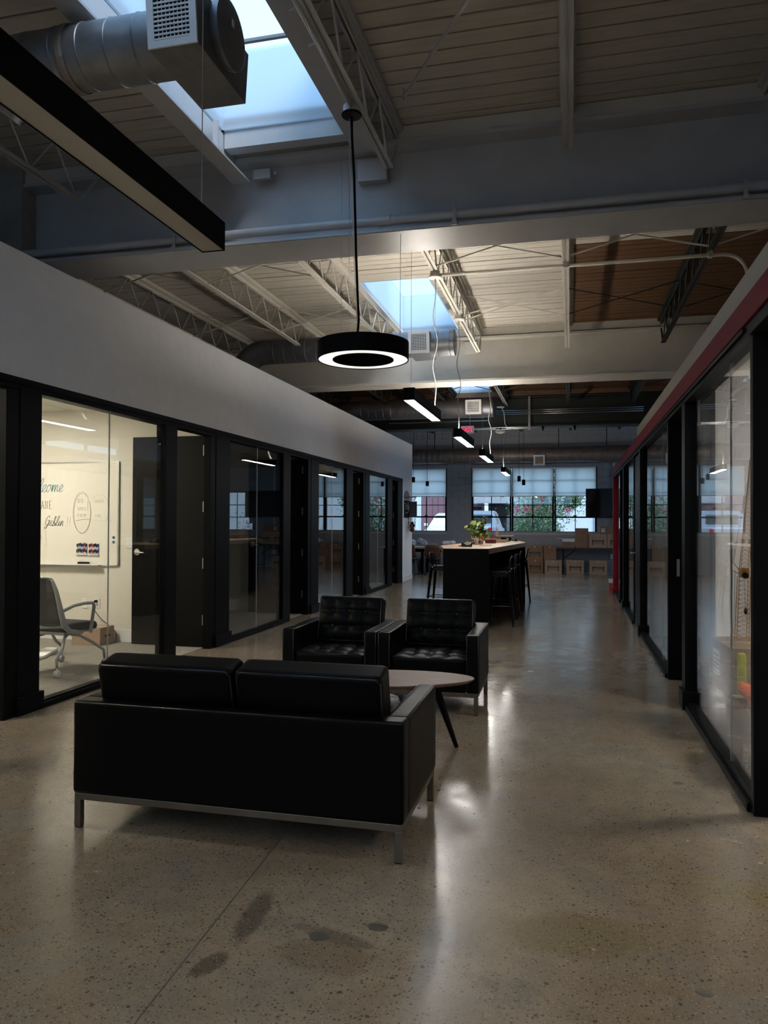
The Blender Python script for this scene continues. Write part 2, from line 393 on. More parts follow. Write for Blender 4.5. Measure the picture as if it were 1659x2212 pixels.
deck(2.7, 6.3, .157, 'white', 'ceiling', 'painted roof boards over the sofa bay')
deck(6.3, 12.3, .150, 'mixed', 'ceiling', 'roof boards of the middle bay, painted left and bare brown right')
deck(12.3, YF, .150, 'dark', 'ceiling', 'bare brown roof boards of the far bays', True)

# skylight wells with glass on top
shaft_m = bpy.data.materials.new('translucent_skylight_lining'); shaft_m.use_nodes = True
_n = shaft_m.node_tree; _n.nodes.clear(); _d = _n.nodes.new('ShaderNodeBsdfDiffuse'); _t = _n.nodes.new('ShaderNodeBsdfTranslucent'); _x = _n.nodes.new('ShaderNodeMixShader'); _o = _n.nodes.new('ShaderNodeOutputMaterial')
_d.inputs['Color'].default_value = (.80, .87, .93, 1); _t.inputs['Color'].default_value = (.74, .85, .95, 1); _x.inputs['Fac'].default_value = .6
_n.links.new(_d.outputs[0], _x.inputs[1]); _n.links.new(_t.outputs[0], _x.inputs[2]); _n.links.new(_x.outputs[0], _o.inputs['Surface'])
dome_m = glass('skylight_acrylic', (.92, .96, 1.0), .04)
for i, (x0, x1, y0, y1) in enumerate(SKY):
    r = node_structure('window_%d' % (10+i), (x0, y0, ZD), 'roof skylight well with a white lining')
    t = .02; h = .62
    lin = MB(); lin.box(x0, x0+t, y0, y1, ZD-.0, ZD+h); lin.box(x1-t, x1, y0, y1, ZD-.0, ZD+h)
    lin.box(x0, x1, y0, y0+t, ZD-.0, ZD+h); lin.box(x0, x1, y1-t, y1, ZD-.0, ZD+h)
    lin.build('well_lining', shaft_m, r, world=True)
    MB().box(x0, x1, y0, y1, ZD+h-.03, ZD+h-.02).build('pane', dome_m, r, world=True)
    fr = MB(); ny = max(1, round((y1-y0)/1.4))
    for k in range(1, ny): yy = y0 + (y1-y0)*k/ny; fr.box(x0, x1, yy-.02, yy+.02, ZD+h-.06, ZD+h)
    if fr.v: fr.build('glazing_bar', dark_steel if i else grey_steel, r, world=True)
mb = MB().box(-2.70, -1.74, 4.52, 4.545, ZD+.0, ZD+.02); 
mb.build('glazing_bar', grey_steel, bpy.data.objects['window_10'], world=True)

# -------- outer shell
fw = node_structure('wall_back', (0, YF, 0), 'far wall of grey painted concrete block')
WIN = [(-4.93, -3.66), (-2.90, -1.71), (-1.70, -.47), (-.46, .745)]
ZW0, ZW1 = 1.15, 3.11
bk = MB(); bk.box(-10, -4.93, YF+.02, YF+.3, 0, ZD+.1); bk.box(-3.66, -2.90, YF+.02, YF+.3, 0, ZD+.1); bk.box(.745, 1.95, YF+.02, YF+.3, 0, ZD+.1); bk.box(1.95, 5.6, YF+.02, YF+.3, 0, ZW0); bk.box(1.95, 5.6, YF+.02, YF+.3, 2.45, ZD+.1); bk.box(5.6, 7, YF+.02, YF+.3, 0, ZD+.1)
for a, b in ((-4.93, -3.66), (-2.90, .745)): bk.box(a, b, YF+.02, YF+.3, 0, ZW0); bk.box(a, b, YF+.02, YF+.3, ZW1, ZD+.1)
bk.build('mortar_backing', mortar, fw, world=True)
blk = {}
def block_mesh(w):
    k = round(w, 3)
    if k not in blk:
        m = MB(); m.box(-w/2+.004, w/2-.004, -.012, .02, .004, .196); blk[k] = m.mesh('block', cmu)
    return blk[k]
nb = 0
for row in range(22):
    z = row*.2; off = 0 if row % 2 else .2
    if z > 3.95: continue
    x = -5.1 + off
    while x < 1.75:
        a, b = x, x+.4
        cuts = [(a, b)]
        if z+.1 > ZW0 and z+.1 < ZW1:
            for (p, q) in ((-4.95, -3.64), (-2.92, .765)):
                nc = []
                for (c, d) in cuts:
                    if c < p: nc.append((c, min(d, p)))
                    if d > q: nc.append((max(c, q), d))
                cuts = nc
        for c, d in cuts:
            if d-c > .06 and nb < 299: inst('block', block_mesh(d-c), fw, ((c+d)/2, 0, z)); nb += 1
        x += .4
for (a, b) in ((-4.95, -3.64), (-2.92, .765)):   # stone sill under the windows
    MB().box(a, b, YF-.035, YF+.25, ZW0-.05, ZW0).build('window_sill', mat('pale_sill', (.42, .42, .45), .5), fw, world=True)
    MB().box(a-.0, b+.0, YF-.012, YF+.02, ZW1, ZW1+.16).build('lintel', cmu, fw, world=True)
upper = MB(); yy = 3.95
rnd = random.Random(4)
while yy < 4.56:                                  # thin uneven brick courses above the blocks
    x = -8; h = .067
    while x < 5: w = .2; upper.box(x+.004, x+w-.004, YF-.012-rnd.random()*.004, YF+.02, yy+.004, yy+h-.004); x += w
    yy += h
o = upper.build('brick', cmu, fw, world=True); o['kind'] = 'stuff'

def wallbox(name, x0, x1, y0, y1, z0, z1, m, lab=None):
    o = MB().box(x0, x1, y0, y1, z0, z1).build(name, m); return tag_struct(o, lab)
wallbox('wall_left', -10.1, -9.9, YB, 18.6, 0, ZD+.2, white_paint, 'outer wall beyond the left rooms')
wallbox('wall_right', 6.9, 7.1, YB, 17.2, 0, ZD+.2, white_paint, 'outer wall beyond the right rooms')
for k, (xx, y0) in enumerate(((-10.0, 18.6), (7.0, 17.2))):       # unseen tall windows, added at both aisle ends to brighten the far zone
    sd = ('left', 'right')[k]
    wallbox('wall_'+sd, xx-.1, xx+.1, y0, YF+.3, 0, .8, white_paint, 'low wall under the side window'); wallbox('wall_'+sd, xx-.1, xx+.1, y0, YF+.3, 3.9, ZD+.2, white_paint, 'wall over the side window')
    r = node_structure('window_%d' % (40+k), (xx, y0, .8), 'unseen tall window added for daylight at the %s end of the cross aisle' % sd)
    n_ = 3; L_ = (YF+.3-y0)/n_
    for i in range(n_):
        MB().box(xx-.04, xx+.04, y0+i*L_, y0+i*L_+.08, .8, 3.9).build('window_frame', black_frame, r, world=True)
        MB().box(xx-.005, xx+.005, y0+i*L_+.08, y0+(i+1)*L_, .8, 3.9).build('pane', win_glass, r, world=True)
wallbox('wall_front', -10, 7, YB-.2, YB, 0, 2.5, white_paint, 'wall at the near end behind the camera')
for i in range(5):                                  # unseen high windows, added to let cool daylight onto beam and fascia
    if i not in (1, 2):
        wallbox('wall_front', -10+i*3.4, -6.6+i*3.4, YB-.2, YB, 2.5, 4.6, white_paint); continue
    a = -10+i*3.4; r = node_structure('window_%d' % (30+i), (a, YB-.1, 2.5), 'unseen high window added for daylight in the near end wall')
    MB().box(a, a+.09, YB-.14, YB-.06, 2.5, 4.56).box(a+.09, a+3.31, YB-.14, YB-.06, 2.5, 2.58).box(a+3.31, a+3.4, YB-.14, YB-.06, 2.5, 4.56).build('window_frame', black_frame, r, world=True)
    MB().box(a+.09, a+3.31, YB-.105, YB-.095, 2.58, 4.56).build('pane', win_glass, r, world=True)

# -------- left partition: white fascia, black posts, glass
wl = MB(); wl.box(XL-.12, XL, -4, 19.28, 2.52, 3.462); wl.box(XL-.12, XL, 18.12, 19.28, 0, 2.52)
wall_l = wl.build('wall_left', white_paint); tag_struct(wall_l, 'white upper wall above the left glass fronts')
bb = MB().box(XL, XL+.012, 18.14, 19.292, 0, .12); bb.box(XL-.132, XL+.012, 19.28, 19.292, 0, .12)
tag_struct(bb.build('baseboard_left', white_metal))
def post(parent, x0, x1, y0, y1, sgn, z1=2.50):
    p = MB().box(x0, x1, y0, y1, 0, z1).build('post', black_frame, parent, world=True, bevel=.004)
    ox0, ox1 = (x0, x1+.022) if sgn > 0 else (x0-.022, x1)
    MB().box(ox0, ox1, y0-.022, y1+.03, 0, .14).build('base_block', black_frame, p, world=True, bevel=.003)
    return p
fr = node_structure('trim_1', (XL, 0, 0), 'black frame of the left glass fronts')
MB().box(XL-.11, XL+.004, -4, 18.12, 2.43, 2.52).build('head_frame', black_frame, fr, world=True, bevel=.004)
MB().box(XL+.004, XL+.016, -4, 18.12, 2.47, 2.50).build('head_reveal', black_frame, fr, world=True)
POSTS_L = [(4.835, 5.075), (8.06, 8.43), (11.38, 11.76), (14.66, 14.99), (17.7, 18.12)]
for a, b in POSTS_L[:-1]: post(fr, XL-.10, XL+.006, a, b, 1)
MB().box(XL-.10, XL+.004, 17.62, 18.12, 0, 2.43).build('post', black_frame, fr, world=True)
GL_L = [(5.075, 6.015, 6.93), (8.43, 9.32, 10.19), (11.76, 12.58, 13.34), (14.99, 15.80, 16.57)]
DR_L = [(7.17, 7.93), (10.48, 11.25), (13.76, 14.52), (17.02, 17.6)]
gasket = mat('pale_glass_edge', (.45, .47, .45), .25)
def glazed(n, x, ya, yj, yb, side, lab, z0=.06, z1=2.43):
    r = node_structure('window_%d' % n, (x, ya, 0), lab)
    MB().box(x-.055, x+.055, ya, yb, 0, .045).build('sill_rail', black_frame, r, world=True, bevel=.004)
    MB().box(x-.035, x+.035, ya, yb, .045, .06).build('glazing_bead', black_frame, r, world=True)
    MB().box(x-.005, x+.005, ya, yj-.003, z0, z1).build('pane', room_glass, r, world=True)
    MB().box(x-.005, x+.005, yj+.003, yb, z0, z1).build('pane', room_glass, r, world=True)
    MB().box(x-.0055, x+.0055, yj-.003, yj+.003, z0, z1).build('glass_joint', gasket, r, world=True)
    return r
for i, (a, j, b) in enumerate(GL_L):
    glazed(i+1, XL-.03, a, j, b, 1, 'two-pane glass front on the left, number %d from the sofa end' % (i+1))
    MB().box(XL-.10, XL+.004, b, DR_L[i][0], 0, 2.43).build('mullion', black_frame, fr, world=True, bevel=.004)
    MB().box(XL-.085, XL-.0, DR_L[i][1], POSTS_L[i+1][0] if i < 3 else 17.62, 0, 2.43).build('door_jamb', black_frame, fr, world=True, bevel=.003)
MB().box(XL-.085, XL, 4.70, 4.835, 0, 2.43).build('door_jamb', black_frame, fr, world=True, bevel=.003)
MB().box(XL-.10, XL+.004, 3.50, 3.62, 0, 2.43).build('mullion', black_frame, fr, world=True)
hinge_m = mat('dull_hinge_steel', (.30, .30, .30), .4, .9)
def open_door(n, yh, w, lab, handle=True, x=XL):
    """door hinged at the far jamb, standing open square into the room on the left"""
    r = node_structure('door_%d' % n, (x-.09, yh, 0), lab)
    leaf = MB().box(x-.10-w, x-.10, yh-.005, yh+.04, .012, 2.44).build('door_leaf', black_door, r, world=True, bevel=.002)
    for z in (.32, .97, 1.62, 2.27):
        h = MB().box(x-.12, x-.006, yh-.012, yh-.005, z-.06, z+.06)
        h.path([(x-.055, yh-.014, z-.065), (x-.055, yh-.014, z+.065)], .009, 8)
        for dx in (-.09, -.02):
            for dz in (-.04, 0, .04): h.sphere((x+dx, yh-.013, z+dz), .004, 6, 4)
        h.build('hinge', hinge_m, r, world=True)
    if handle:
        hx = x-.10-w+.07; h = MB(); T = Matrix.Translation((hx, yh-.005, 1.09)) @ Matrix.Rotation(PI/2, 4, 'X')
        h.lathe([(.001, 0), (.040, 0), (.040, .006), (.034, .012), (.012, .014), (.012, .05), (.001, .05)], 20, T)
        h.path([(hx, yh-.055, 1.09), (hx+.03, yh-.056, 1.09), (hx+.08, yh-.055, 1.086), (hx+.115, yh-.050, 1.084)], [.011, .010, .009, .008], 10)
        h.build('door_handle', steel, r, world=True, smooth=True, sharp=.6)
    return r
open_door(1, 7.99, .93, 'black door standing open inside the lit whiteboard room')
open_door(2, 11.30, .92, 'black door open into the second dark room on the left')
open_door(3, 14.58, .92, 'black door open into the third room on the left')
open_door(4, 17.66, .92, 'black door open into the last room on the left')
open_door(5, 4.77, .92, 'black door open into the nearest lit room, at the left edge', False)

# rooms behind the left fronts: cross walls, outer wall, floors, ceilings
def room(y0, y1, lit, n):
    x0 = -7.6
    wallbox('wall_room', x0-.1, x0, y0, y1, 0, 2.85, warm_wall)
    c = MB(); c.box(x0, XL-.10, y0, y1, 0, .006)
    tag_struct(c.build('floor', carpet), 'grey loop carpet of a side room')
    g = node_structure('ceiling', (x0, y0, 2.80), 'tiled ceiling of a side room')
    tx = x0
    for i in range(6):
        for j in range(int((y1-y0)/.6)+1):
            a = max(x0, XL-.12-(i+1)*.61); b = XL-.12-i*.61; p = y1-(j+1)*.61; q = y1-j*.61
            p = max(p, y0)
            if q-p < .05 or b-a < .05: continue
            MB().box(a+.006, b-.006, p+.006, q-.006, 2.806, 2.82).build('ceiling_tile', tile_m, g, world=True)
    MB().box(x0, XL-.10, y0, y1, 2.812, 2.85).build('tile_grid', white_metal, g, world=True)
    bs = MB().box(x0, -4.10, y1-.014, y1-.001, 0, .15); tag_struct(bs.build('baseboard_room', white_metal))
rooms = [(4.95, 8.12), (8.30, 11.42), (11.55, 14.70), (14.83, 17.85)]
for i, (a, b) in enumerate(rooms): room(a, b, i == 0, i)
room(1.6, 4.80, True, 4)
for y0, y1 in ((1.5, 1.6), (4.80, 4.95), (8.12, 8.30), (11.42, 11.55), (14.70, 14.83), (17.85, 17.97)):
    wallbox('wall_cross', -7.7, XL-.10, y0, y1, 0, 2.86, warm_wall, 'cross wall between two side rooms')

# -------- right partition
wr = MB(); wr.box(XR, XR+.14, -4, 10.7, 2.592, 2.732)
tag_struct(wr.build('wall_right', mat('stone_grey_paint', (.40, .385, .35), .6, var=.03)), 'pale grey cap above the red band on the right')
rb = MB(); rb.box(XR-.012, XR+.14, -4, 16.5, 2.465, 2.60); rb.box(XR-.012, XR+.14, 16.28, 16.5, 0, 2.48)
tag_struct(rb.build('trim_3', red_paint, bevel=.003), 'deep red band and end post of the right glass fronts')
tag_struct(MB().box(XR-.03, XR+.15, 16.25, 16.53, 0, .13).build('trim_5', red_paint, bevel=.003), 'deep red plinth of the end post')
fr2 = node_structure('trim_2', (XR, 0, 0), 'black frame of the right glass fronts')
MB().box(XR-.0, XR+.13, -4, 16.28, 2.40, 2.465).build('head_frame', black_frame, fr2, world=True)
MB().box(XR-.015, XR, 4.2, 16.28, 2.43, 2.452).build('head_reveal', black_frame, fr2, world=True)
for a, b in ((6.33, 6.50), (10.28, 10.44), (13.42, 13.58)): post(fr2, XR, XR+.10, a, b, -1, 2.40)
for a, b in ((4.11, 4.17), (7.50, 7.56), (11.46, 11.52), (14.55, 14.61)):
    j = MB().box(XR+.014, XR+.145, a, b, 0, 2.40).build('door_jamb', black_frame, fr2, world=True, bevel=.003)
    MB().box(XR+.09, XR+.115, a-.004, a, .96, 1.12).build('strike_plate', hinge_m, j, world=True)
for i, (a, j, b) in enumerate([(4.17, 4.83, 6.33), (7.56, 8.22, 10.28), (11.52, 12.4, 13.42), (14.61, 15.5, 16.28)]):
    glazed(5+i, XR+.05, a, j, b, -1, 'two-pane glass front on the right, number %d from the near end' % (i+1), z1=2.40)
# right rooms
for a, b in ((6.44, 6.50), (10.36, 10.44), (13.50, 13.58), (16.36, 16.48), (2.5, 2.6)):
    wallbox('wall_cross', XR+.14, 4.6, a, b, 0, 2.73, white_paint, 'cross wall between two right side rooms')
wallbox('wall_room', 4.6, 4.7, -4, 16.48, 0, 2.73, white_paint, 'back wall of the right side rooms')
wallbox('ceiling', XR+.14, 4.6, 2.6, 16.48, 2.735, 2.80, tile_m, 'ceiling of the right side rooms')
tag_struct(MB().box(XR+.20, XR+.215, 6.20, 6.44, 0, 2.73).build('trim_4', white_paint), 'white wall return behind the near right glass')
tag_struct(MB().box(XR+.19, XR+.225, 6.18, 6.44, 0, .14).build('baseboard_right', white_paint))
# dark door leaf of the far right fronts with lever handle
r = node_structure('door_6', (XR+.05, 10.45, 0), 'black door of the right fronts standing shut, lever handle')
MB().box(XR+.03, XR+.075, 10.45, 11.5, .01, 2.39).build('door_leaf', black_door, r, world=True)
h = MB(); h.path([(XR-.03, 11.36, 1.03), (XR-.03, 11.25, 1.03)], .01, 8); h.path([(XR+.03, 11.36, 1.03), (XR-.03, 11.36, 1.03)], .012, 8)
h.build('door_handle', steel, r, world=True)

# -------- far windows
for i, (a, b) in enumerate(WIN):
    r = node_structure('window_%d' % (20+i), (a, YF, ZW0), 'black sash window with six visible panes, number %d from the left' % (i+1))
    y0, y1 = YF+.04, YF+.10; f = MB(); t = .05
    f.box(a, a+t, y0, y1, ZW0, ZW1); f.box(b-t, b, y0, y1, ZW0, ZW1); f.box(a, b, y0, y1, ZW0, ZW0+.055); f.box(a, b, y0, y1, ZW1-.05, ZW1)
    f.build('window_frame', black_frame, r, world=True)
    MB().box(a+t, b-t, y0-.01, y1-.01, 1.60, 1.645).build('meeting_rail', black_frame, r, world=True)
    xm = (a+b)/2
    lk = MB().box(xm-.035, xm+.035, y0-.03, y0, 1.645, 1.675); lk.build('sash_lock', black_frame, r, world=True)
    zs = [ZW0+.055, 1.60, 1.985, 2.36, 2.73, ZW1-.05]
    mu = MB(); mu.box(xm-.012, xm+.012, y0+.01, y1-.02, ZW0+.05, ZW1-.05)
    for z in zs[2:5]: mu.box(a+t, b-t, y0+.01, y1-.02, z-.011, z+.011)
    mu.build('muntin', black_frame, r, world=True)
    for za, zb in zip(zs[:-1], zs[1:]):
        lo = za + (.045 if za == 1.60 else .011)
        for (p, q) in ((a+t, xm-.012), (xm+.012, b-t)):
            MB().box(p, q, YF+.065, YF+.07, lo, zb-.011).build('pane', win_glass, r, world=True)
    # roller shade hanging in front
    s = thing('roller_shade', (xm, YF-.01, 2.24), ['grey roller shade half down over the separate window at the left', 'grey roller shade over the window just right of the block pier', 'grey roller shade over the middle window of the group of three', 'grey roller shade over the window partly hidden by the wall screen'][i], 'shade', 'half-drawn roller shades on the far windows')
    MB().box(a+.02, b-.02, YF+.0, YF+.002, 2.25, ZW1-.03).build('fabric', shade_m, s, world=True)
    MB().path([(a+.02, YF+.001, 2.245), (b-.02, YF+.001, 2.245)], .012, 8).build('hem_bar', white_metal, s, world=True)
    MB().path([(a+.02, YF+.01, ZW1-.025), (b-.02, YF+.01, ZW1-.025)], .022, 10).build('roller', white_metal, s, world=True)
for i, (a, b) in enumerate([(1.95, 3.15), (3.17, 4.38), (4.40, 5.6)]):
    r = node_structure('window_%d' % (50+i), (a, YF, ZW0), 'low black window of the far wall behind the right side rooms, number %d' % (i+1))
    y0, y1 = YF+.04, YF+.10; f = MB(); t = .05; xm = (a+b)/2
    f.box(a, a+t, y0, y1, ZW0, 2.45); f.box(b-t, b, y0, y1, ZW0, 2.45); f.box(a+t, b-t, y0, y1, ZW0, ZW0+.055); f.box(a+t, b-t, y0, y1, 2.40, 2.45); f.build('window_frame', black_frame, r, world=True)
    mu = MB(); mu.box(xm-.012, xm+.012, y0+.01, y1-.02, ZW0+.05, 2.40)
    for z in (1.60, 2.0): mu.box(a+t, b-t, y0+.01, y1-.02, z-.013, z+.013)
    mu.build('muntin', black_frame, r, world=True)
    zs = [ZW0+.055, 1.60, 2.0, 2.40]
    for za, zb in zip(zs[:-1], zs[1:]):
        for (p, q) in ((a+t, xm-.012), (xm+.012, b-t)): MB().box(p, q, YF+.065, YF+.07, za+.013, zb-.013).build('pane', win_glass, r, world=True)
# ================================================================== ROOF STEEL
def beam(yc, z0, z1, m, lab, x0, x1, hw=.23):
    r = thing('roof_beam', (x0, yc, z0), lab, 'beam')
    MB().box(x0, x1, yc-hw, yc+hw, z0, z0+.035).build('bottom_flange', m, r, world=True)
    MB().box(x0, x1, yc-.012, yc+.012, z0+.035, z1-.03).build('web', m, r, world=True)
    MB().box(x0, x1, yc-hw*.8, yc+hw*.8, z1-.03, z1).build('top_flange', m, r, world=True)
    return r
b1 = beam(5.925, 3.70, 4.44, grey_steel, 'deep pale grey roof beam nearest the camera, over the ring lamp', -4.72, 6.9)
b2 = beam(12.25, 3.70, 4.42, cream_steel, 'deep cream roof beam halfway down the hall', -9.8, 6.9)
b3 = beam(18.22, 3.70, 4.42, dark_steel, 'dark green-black roof beam nearest the far windows', -9.8, 6.9)
b0 = beam(-.35, 3.70, 4.44, grey_steel, 'deep pale grey roof beam behind the camera', -9.8, 6.9)
for rr_, yc, m in ((b1, 5.925, cream_steel), (b2, 12.25, cream_steel), (b3, 18.22, dark_deck)):
    x0 = rr_.location.x
    MB().box(x0, 6.9, yc-.16, yc+.16, 4.44, 4.555).build('nailer_board', m, rr_, world=True)
# bracket box on beam 1 and beam 2
for rr_, yc, m in ((b1, 5.925, grey_steel), (b2, 12.25, cream_steel)):
    MB().box(-1.66, -1.42, yc-.10, yc-.012, 4.18, 4.36).build('bearing_bracket', m, rr_, world=True, bevel=.004)
# column under beam 1
cpaint = mat('patchy_column_paint', (.20, .19, .18), .7, col2=(.42, .40, .37), vscale=1.2)
o = MB().box(-5.07, -4.72, 5.72, 6.12, 2.86, 4.56).build('column', cpaint, bevel=.005); tag_struct(o, 'patchily painted square column at the left end of the near beam')
wallbox('wall_stub', -5.6, -5.08, 5.9, 6.1, 2.86, 4.56, dark_deck)

# pipe clipped along beam 1
p = thing('wall_pipe', (-4.7, 5.68, 3.80), 'pale painted pipe clipped along the bottom of the near roof beam', 'pipe')
MB().path([(-4.7, 5.72, 3.80), (-1.9, 5.72, 3.805), (-1.4, 5.72, 3.80), (6.0, 5.72, 3.80)], .036, 16).build('pipe_run', grey_steel, p, world=True, smooth=True, sharp=.8)
MB().path([(-1.46, 5.72, 3.80), (-1.36, 5.72, 3.80)], .041, 16).build('coupling', grey_steel, p, world=True, smooth=True, sharp=.8)
MB().box(-4.7, 6.5, 5.685, 5.694, 3.704, 3.722).build('edge_trim', grey_steel, p, world=True)
for x in (-.855, 1.18, -3.2):
    MB().box(x-.012, x+.012, 5.672, 5.68, 3.70, 3.84).box(x-.02, x+.02, 5.66, 5.68, 3.70, 3.735).build('pipe_clip', grey_steel, p, world=True)
    MB().path([(x, 5.676, 3.84), (x, 5.676, 3.92)], .004, 6).build('clip_rod', grey_steel, p, world=True)

# open-web joists
def joist_parts(ya, yb, m, seat_a=True, seat_b=True):
    zt, zb = 4.50, 4.12; P = {}
    t = MB()
    for s in (-1, 1): t.box(s*.006 if s > 0 else -.042, .042 if s > 0 else -.006, ya, yb, zt, zt+.008); t.box(s*.014-.004, s*.014+.004, ya, yb, zt-.04, zt)
    t.box(-.055, .055, ya, yb, zt+.012, zt+.055)
    P['top_chord'] = t
    b = MB(); a0, b0 = ya+.35, yb-.35
    for s in (-1, 1): b.box(s*.006 if s > 0 else -.036, .036 if s > 0 else -.006, a0, b0, zb, zb+.006); b.box(s*.012-.003, s*.012+.003, a0, b0, zb, zb+.034)
    P['bottom_chord'] = b
    w = MB(); n = int(round((b0-a0)/.29)); n += (n % 2); ys = [a0+.03 + (b0-a0-.06)*k/n for k in range(n+1)]
    pts = [(0, y, zb+.012 if k % 2 == 0 else zt-.015) for k, y in enumerate(ys)]
    w.path(pts, .0085, 6); P['web_bar'] = w
    e = MB()
    e.path([(0, a0, zb+.01), (0, ya+.05, zt-.02)], .014, 6); P['end_strut'] = e; e = MB(); e.path([(0, b0, zb+.01), (0, yb-.05, zt-.02)], .014, 6)
    P['end_strut.far'] = e
    return {k: v.mesh(k, m) for k, v in P.items()}
ord_ = ['leftmost', 'second', 'third', 'fourth', 'fifth', 'sixth', 'seventh', 'eighth']
def bay_joists(xs, ya, yb, mfor, bay, col):
    cache = {}
    for i, x in enumerate(xs):
        m = mfor(x)
        if m.name not in cache: cache[m.name] = joist_parts(ya, yb, m)
        r = thing('roof_joist', (x, 0, 0), '%s open-web roof joist, %s from the left %s' % (col if m is not dark_steel else 'black', ord_[i], bay), 'joist', 'open-web joists ' + bay)
        for k, me in cache[m.name].items(): inst(k.split('.')[0], me, r, (0, 0, 0))
bay_joists([-6.65, -5.33, -4.0, -1.33, -.02, 1.33, 2.66, 4.0], .0, 5.88, lambda x: grey_steel, 'above the sofa bay', 'pale')
bay_joists([-6.65, -5.33, -4.0, -2.69, -1.40, -.05, 1.33, 2.66], 6.1, 12.2, lambda x: cream_steel if x < .5 else dark_steel, 'in the middle bay', 'cream')
bay_joists([-6.65, -5.33, -4.0, -2.69, -1.42, -.05, 1.33, 2.66], 12.45, 18.1, lambda x: dark_steel, 'in the far dark bay', 'black')
bay_joists([-4.0, -2.7, -1.38, .0, 1.33], 18.5, 22.8, lambda x: dark_steel, 'against the far wall', 'black')
# painted start of the right-hand joist of the middle bay
# cross bridging rods between joists
def bridging(xa, xb, y, m, lab):
    r = thing('cross_bridging', (xa, y, 4.12), lab, 'brace', 'cross braces between roof joists')
    for (za, zb, dy) in ((4.13, 4.48, 0), (4.48, 4.13, .03)):
        B = MB(); B.path([(xa, y+dy, za), (xb, y+dy, zb)], .010, 4); B.build('brace_rod', m, r, world=True)
def brl(i, y): return '%s cross brace pair between the %s and next roof joists' % ('nearer' if y < 9 else 'farther', ord_[i])
bx = [-5.33, -4.0, -2.69, -1.40, -.05, 1.33, 2.66]
for y in (7.82, 10.0):
    for i in range(len(bx)-1):
        if i == 2: continue
        m = cream_steel if (bx[i] < -.1 or y < 9) else dark_steel
        bridging(bx[i], bx[i+1], y, m, brl(i, y) + ' in the middle bay')
for i in range(2, 6): bridging(bx[i], bx[i+1], 15.6, dark_steel, 'black %s in the far bay' % brl(i, 15))
r = thing('diagonal_brace', (-1.15, 5.3, 4.5), 'single pale diagonal brace bar under the roof boards right of the near skylight', 'brace')
MB().path([(-1.15, 5.25, 4.49), (-.03, 3.1, 4.14)], .012, 4).build('brace_bar', grey_steel, r, world=True)
MB().path([(-1.16, 5.26, 4.55), (-1.16, 5.26, 4.47)], .008, 6).build('brace_bolt', grey_steel, r, world=True)

# steel trimmers at both sides of the near skylight, header between
tr = thing('skylight_trimmer', (-2.62, 5.8, 4.22), 'pale steel channel running to the near beam left of the near skylight', 'beam')
MB().box(-2.70, -2.55, 0, 5.735, 4.225, 4.24).box(-2.70, -2.688, 0, 5.735, 4.24, 4.54).build('channel', grey_steel, tr, world=True)
MB().box(-2.64, -2.60, 5.25, 5.27, 4.24, 4.50).build('stiffener', grey_steel, tr, world=True)
MB().box(-2.55, -2.40, 5.8, 5.84, 4.28, 4.36).sphere((-2.36, 5.81, 4.32), .012, 8, 6).build('clip_angle', grey_steel, tr, world=True)
tr = thing('skylight_trimmer', (-1.55, 5.8, 4.36), 'pale steel channel running to the near beam right of the near skylight', 'beam')
MB().box(-1.66, -1.47, 0, 5.735, 4.37, 4.385).box(-1.575, -1.56, 0, 5.735, 4.385, 4.54).build('channel', grey_steel, tr, world=True)
hd = thing('skylight_header', (-2.2, 5.55, 4.44), 'pale header channel closing the far end of the near skylight', 'beam')
MB().box(-2.68, -1.60, 5.53, 5.545, 4.42, 4.56).box(-2.68, -1.60, 5.545, 5.64, 4.42, 4.435).build('channel', grey_steel, hd, world=True)

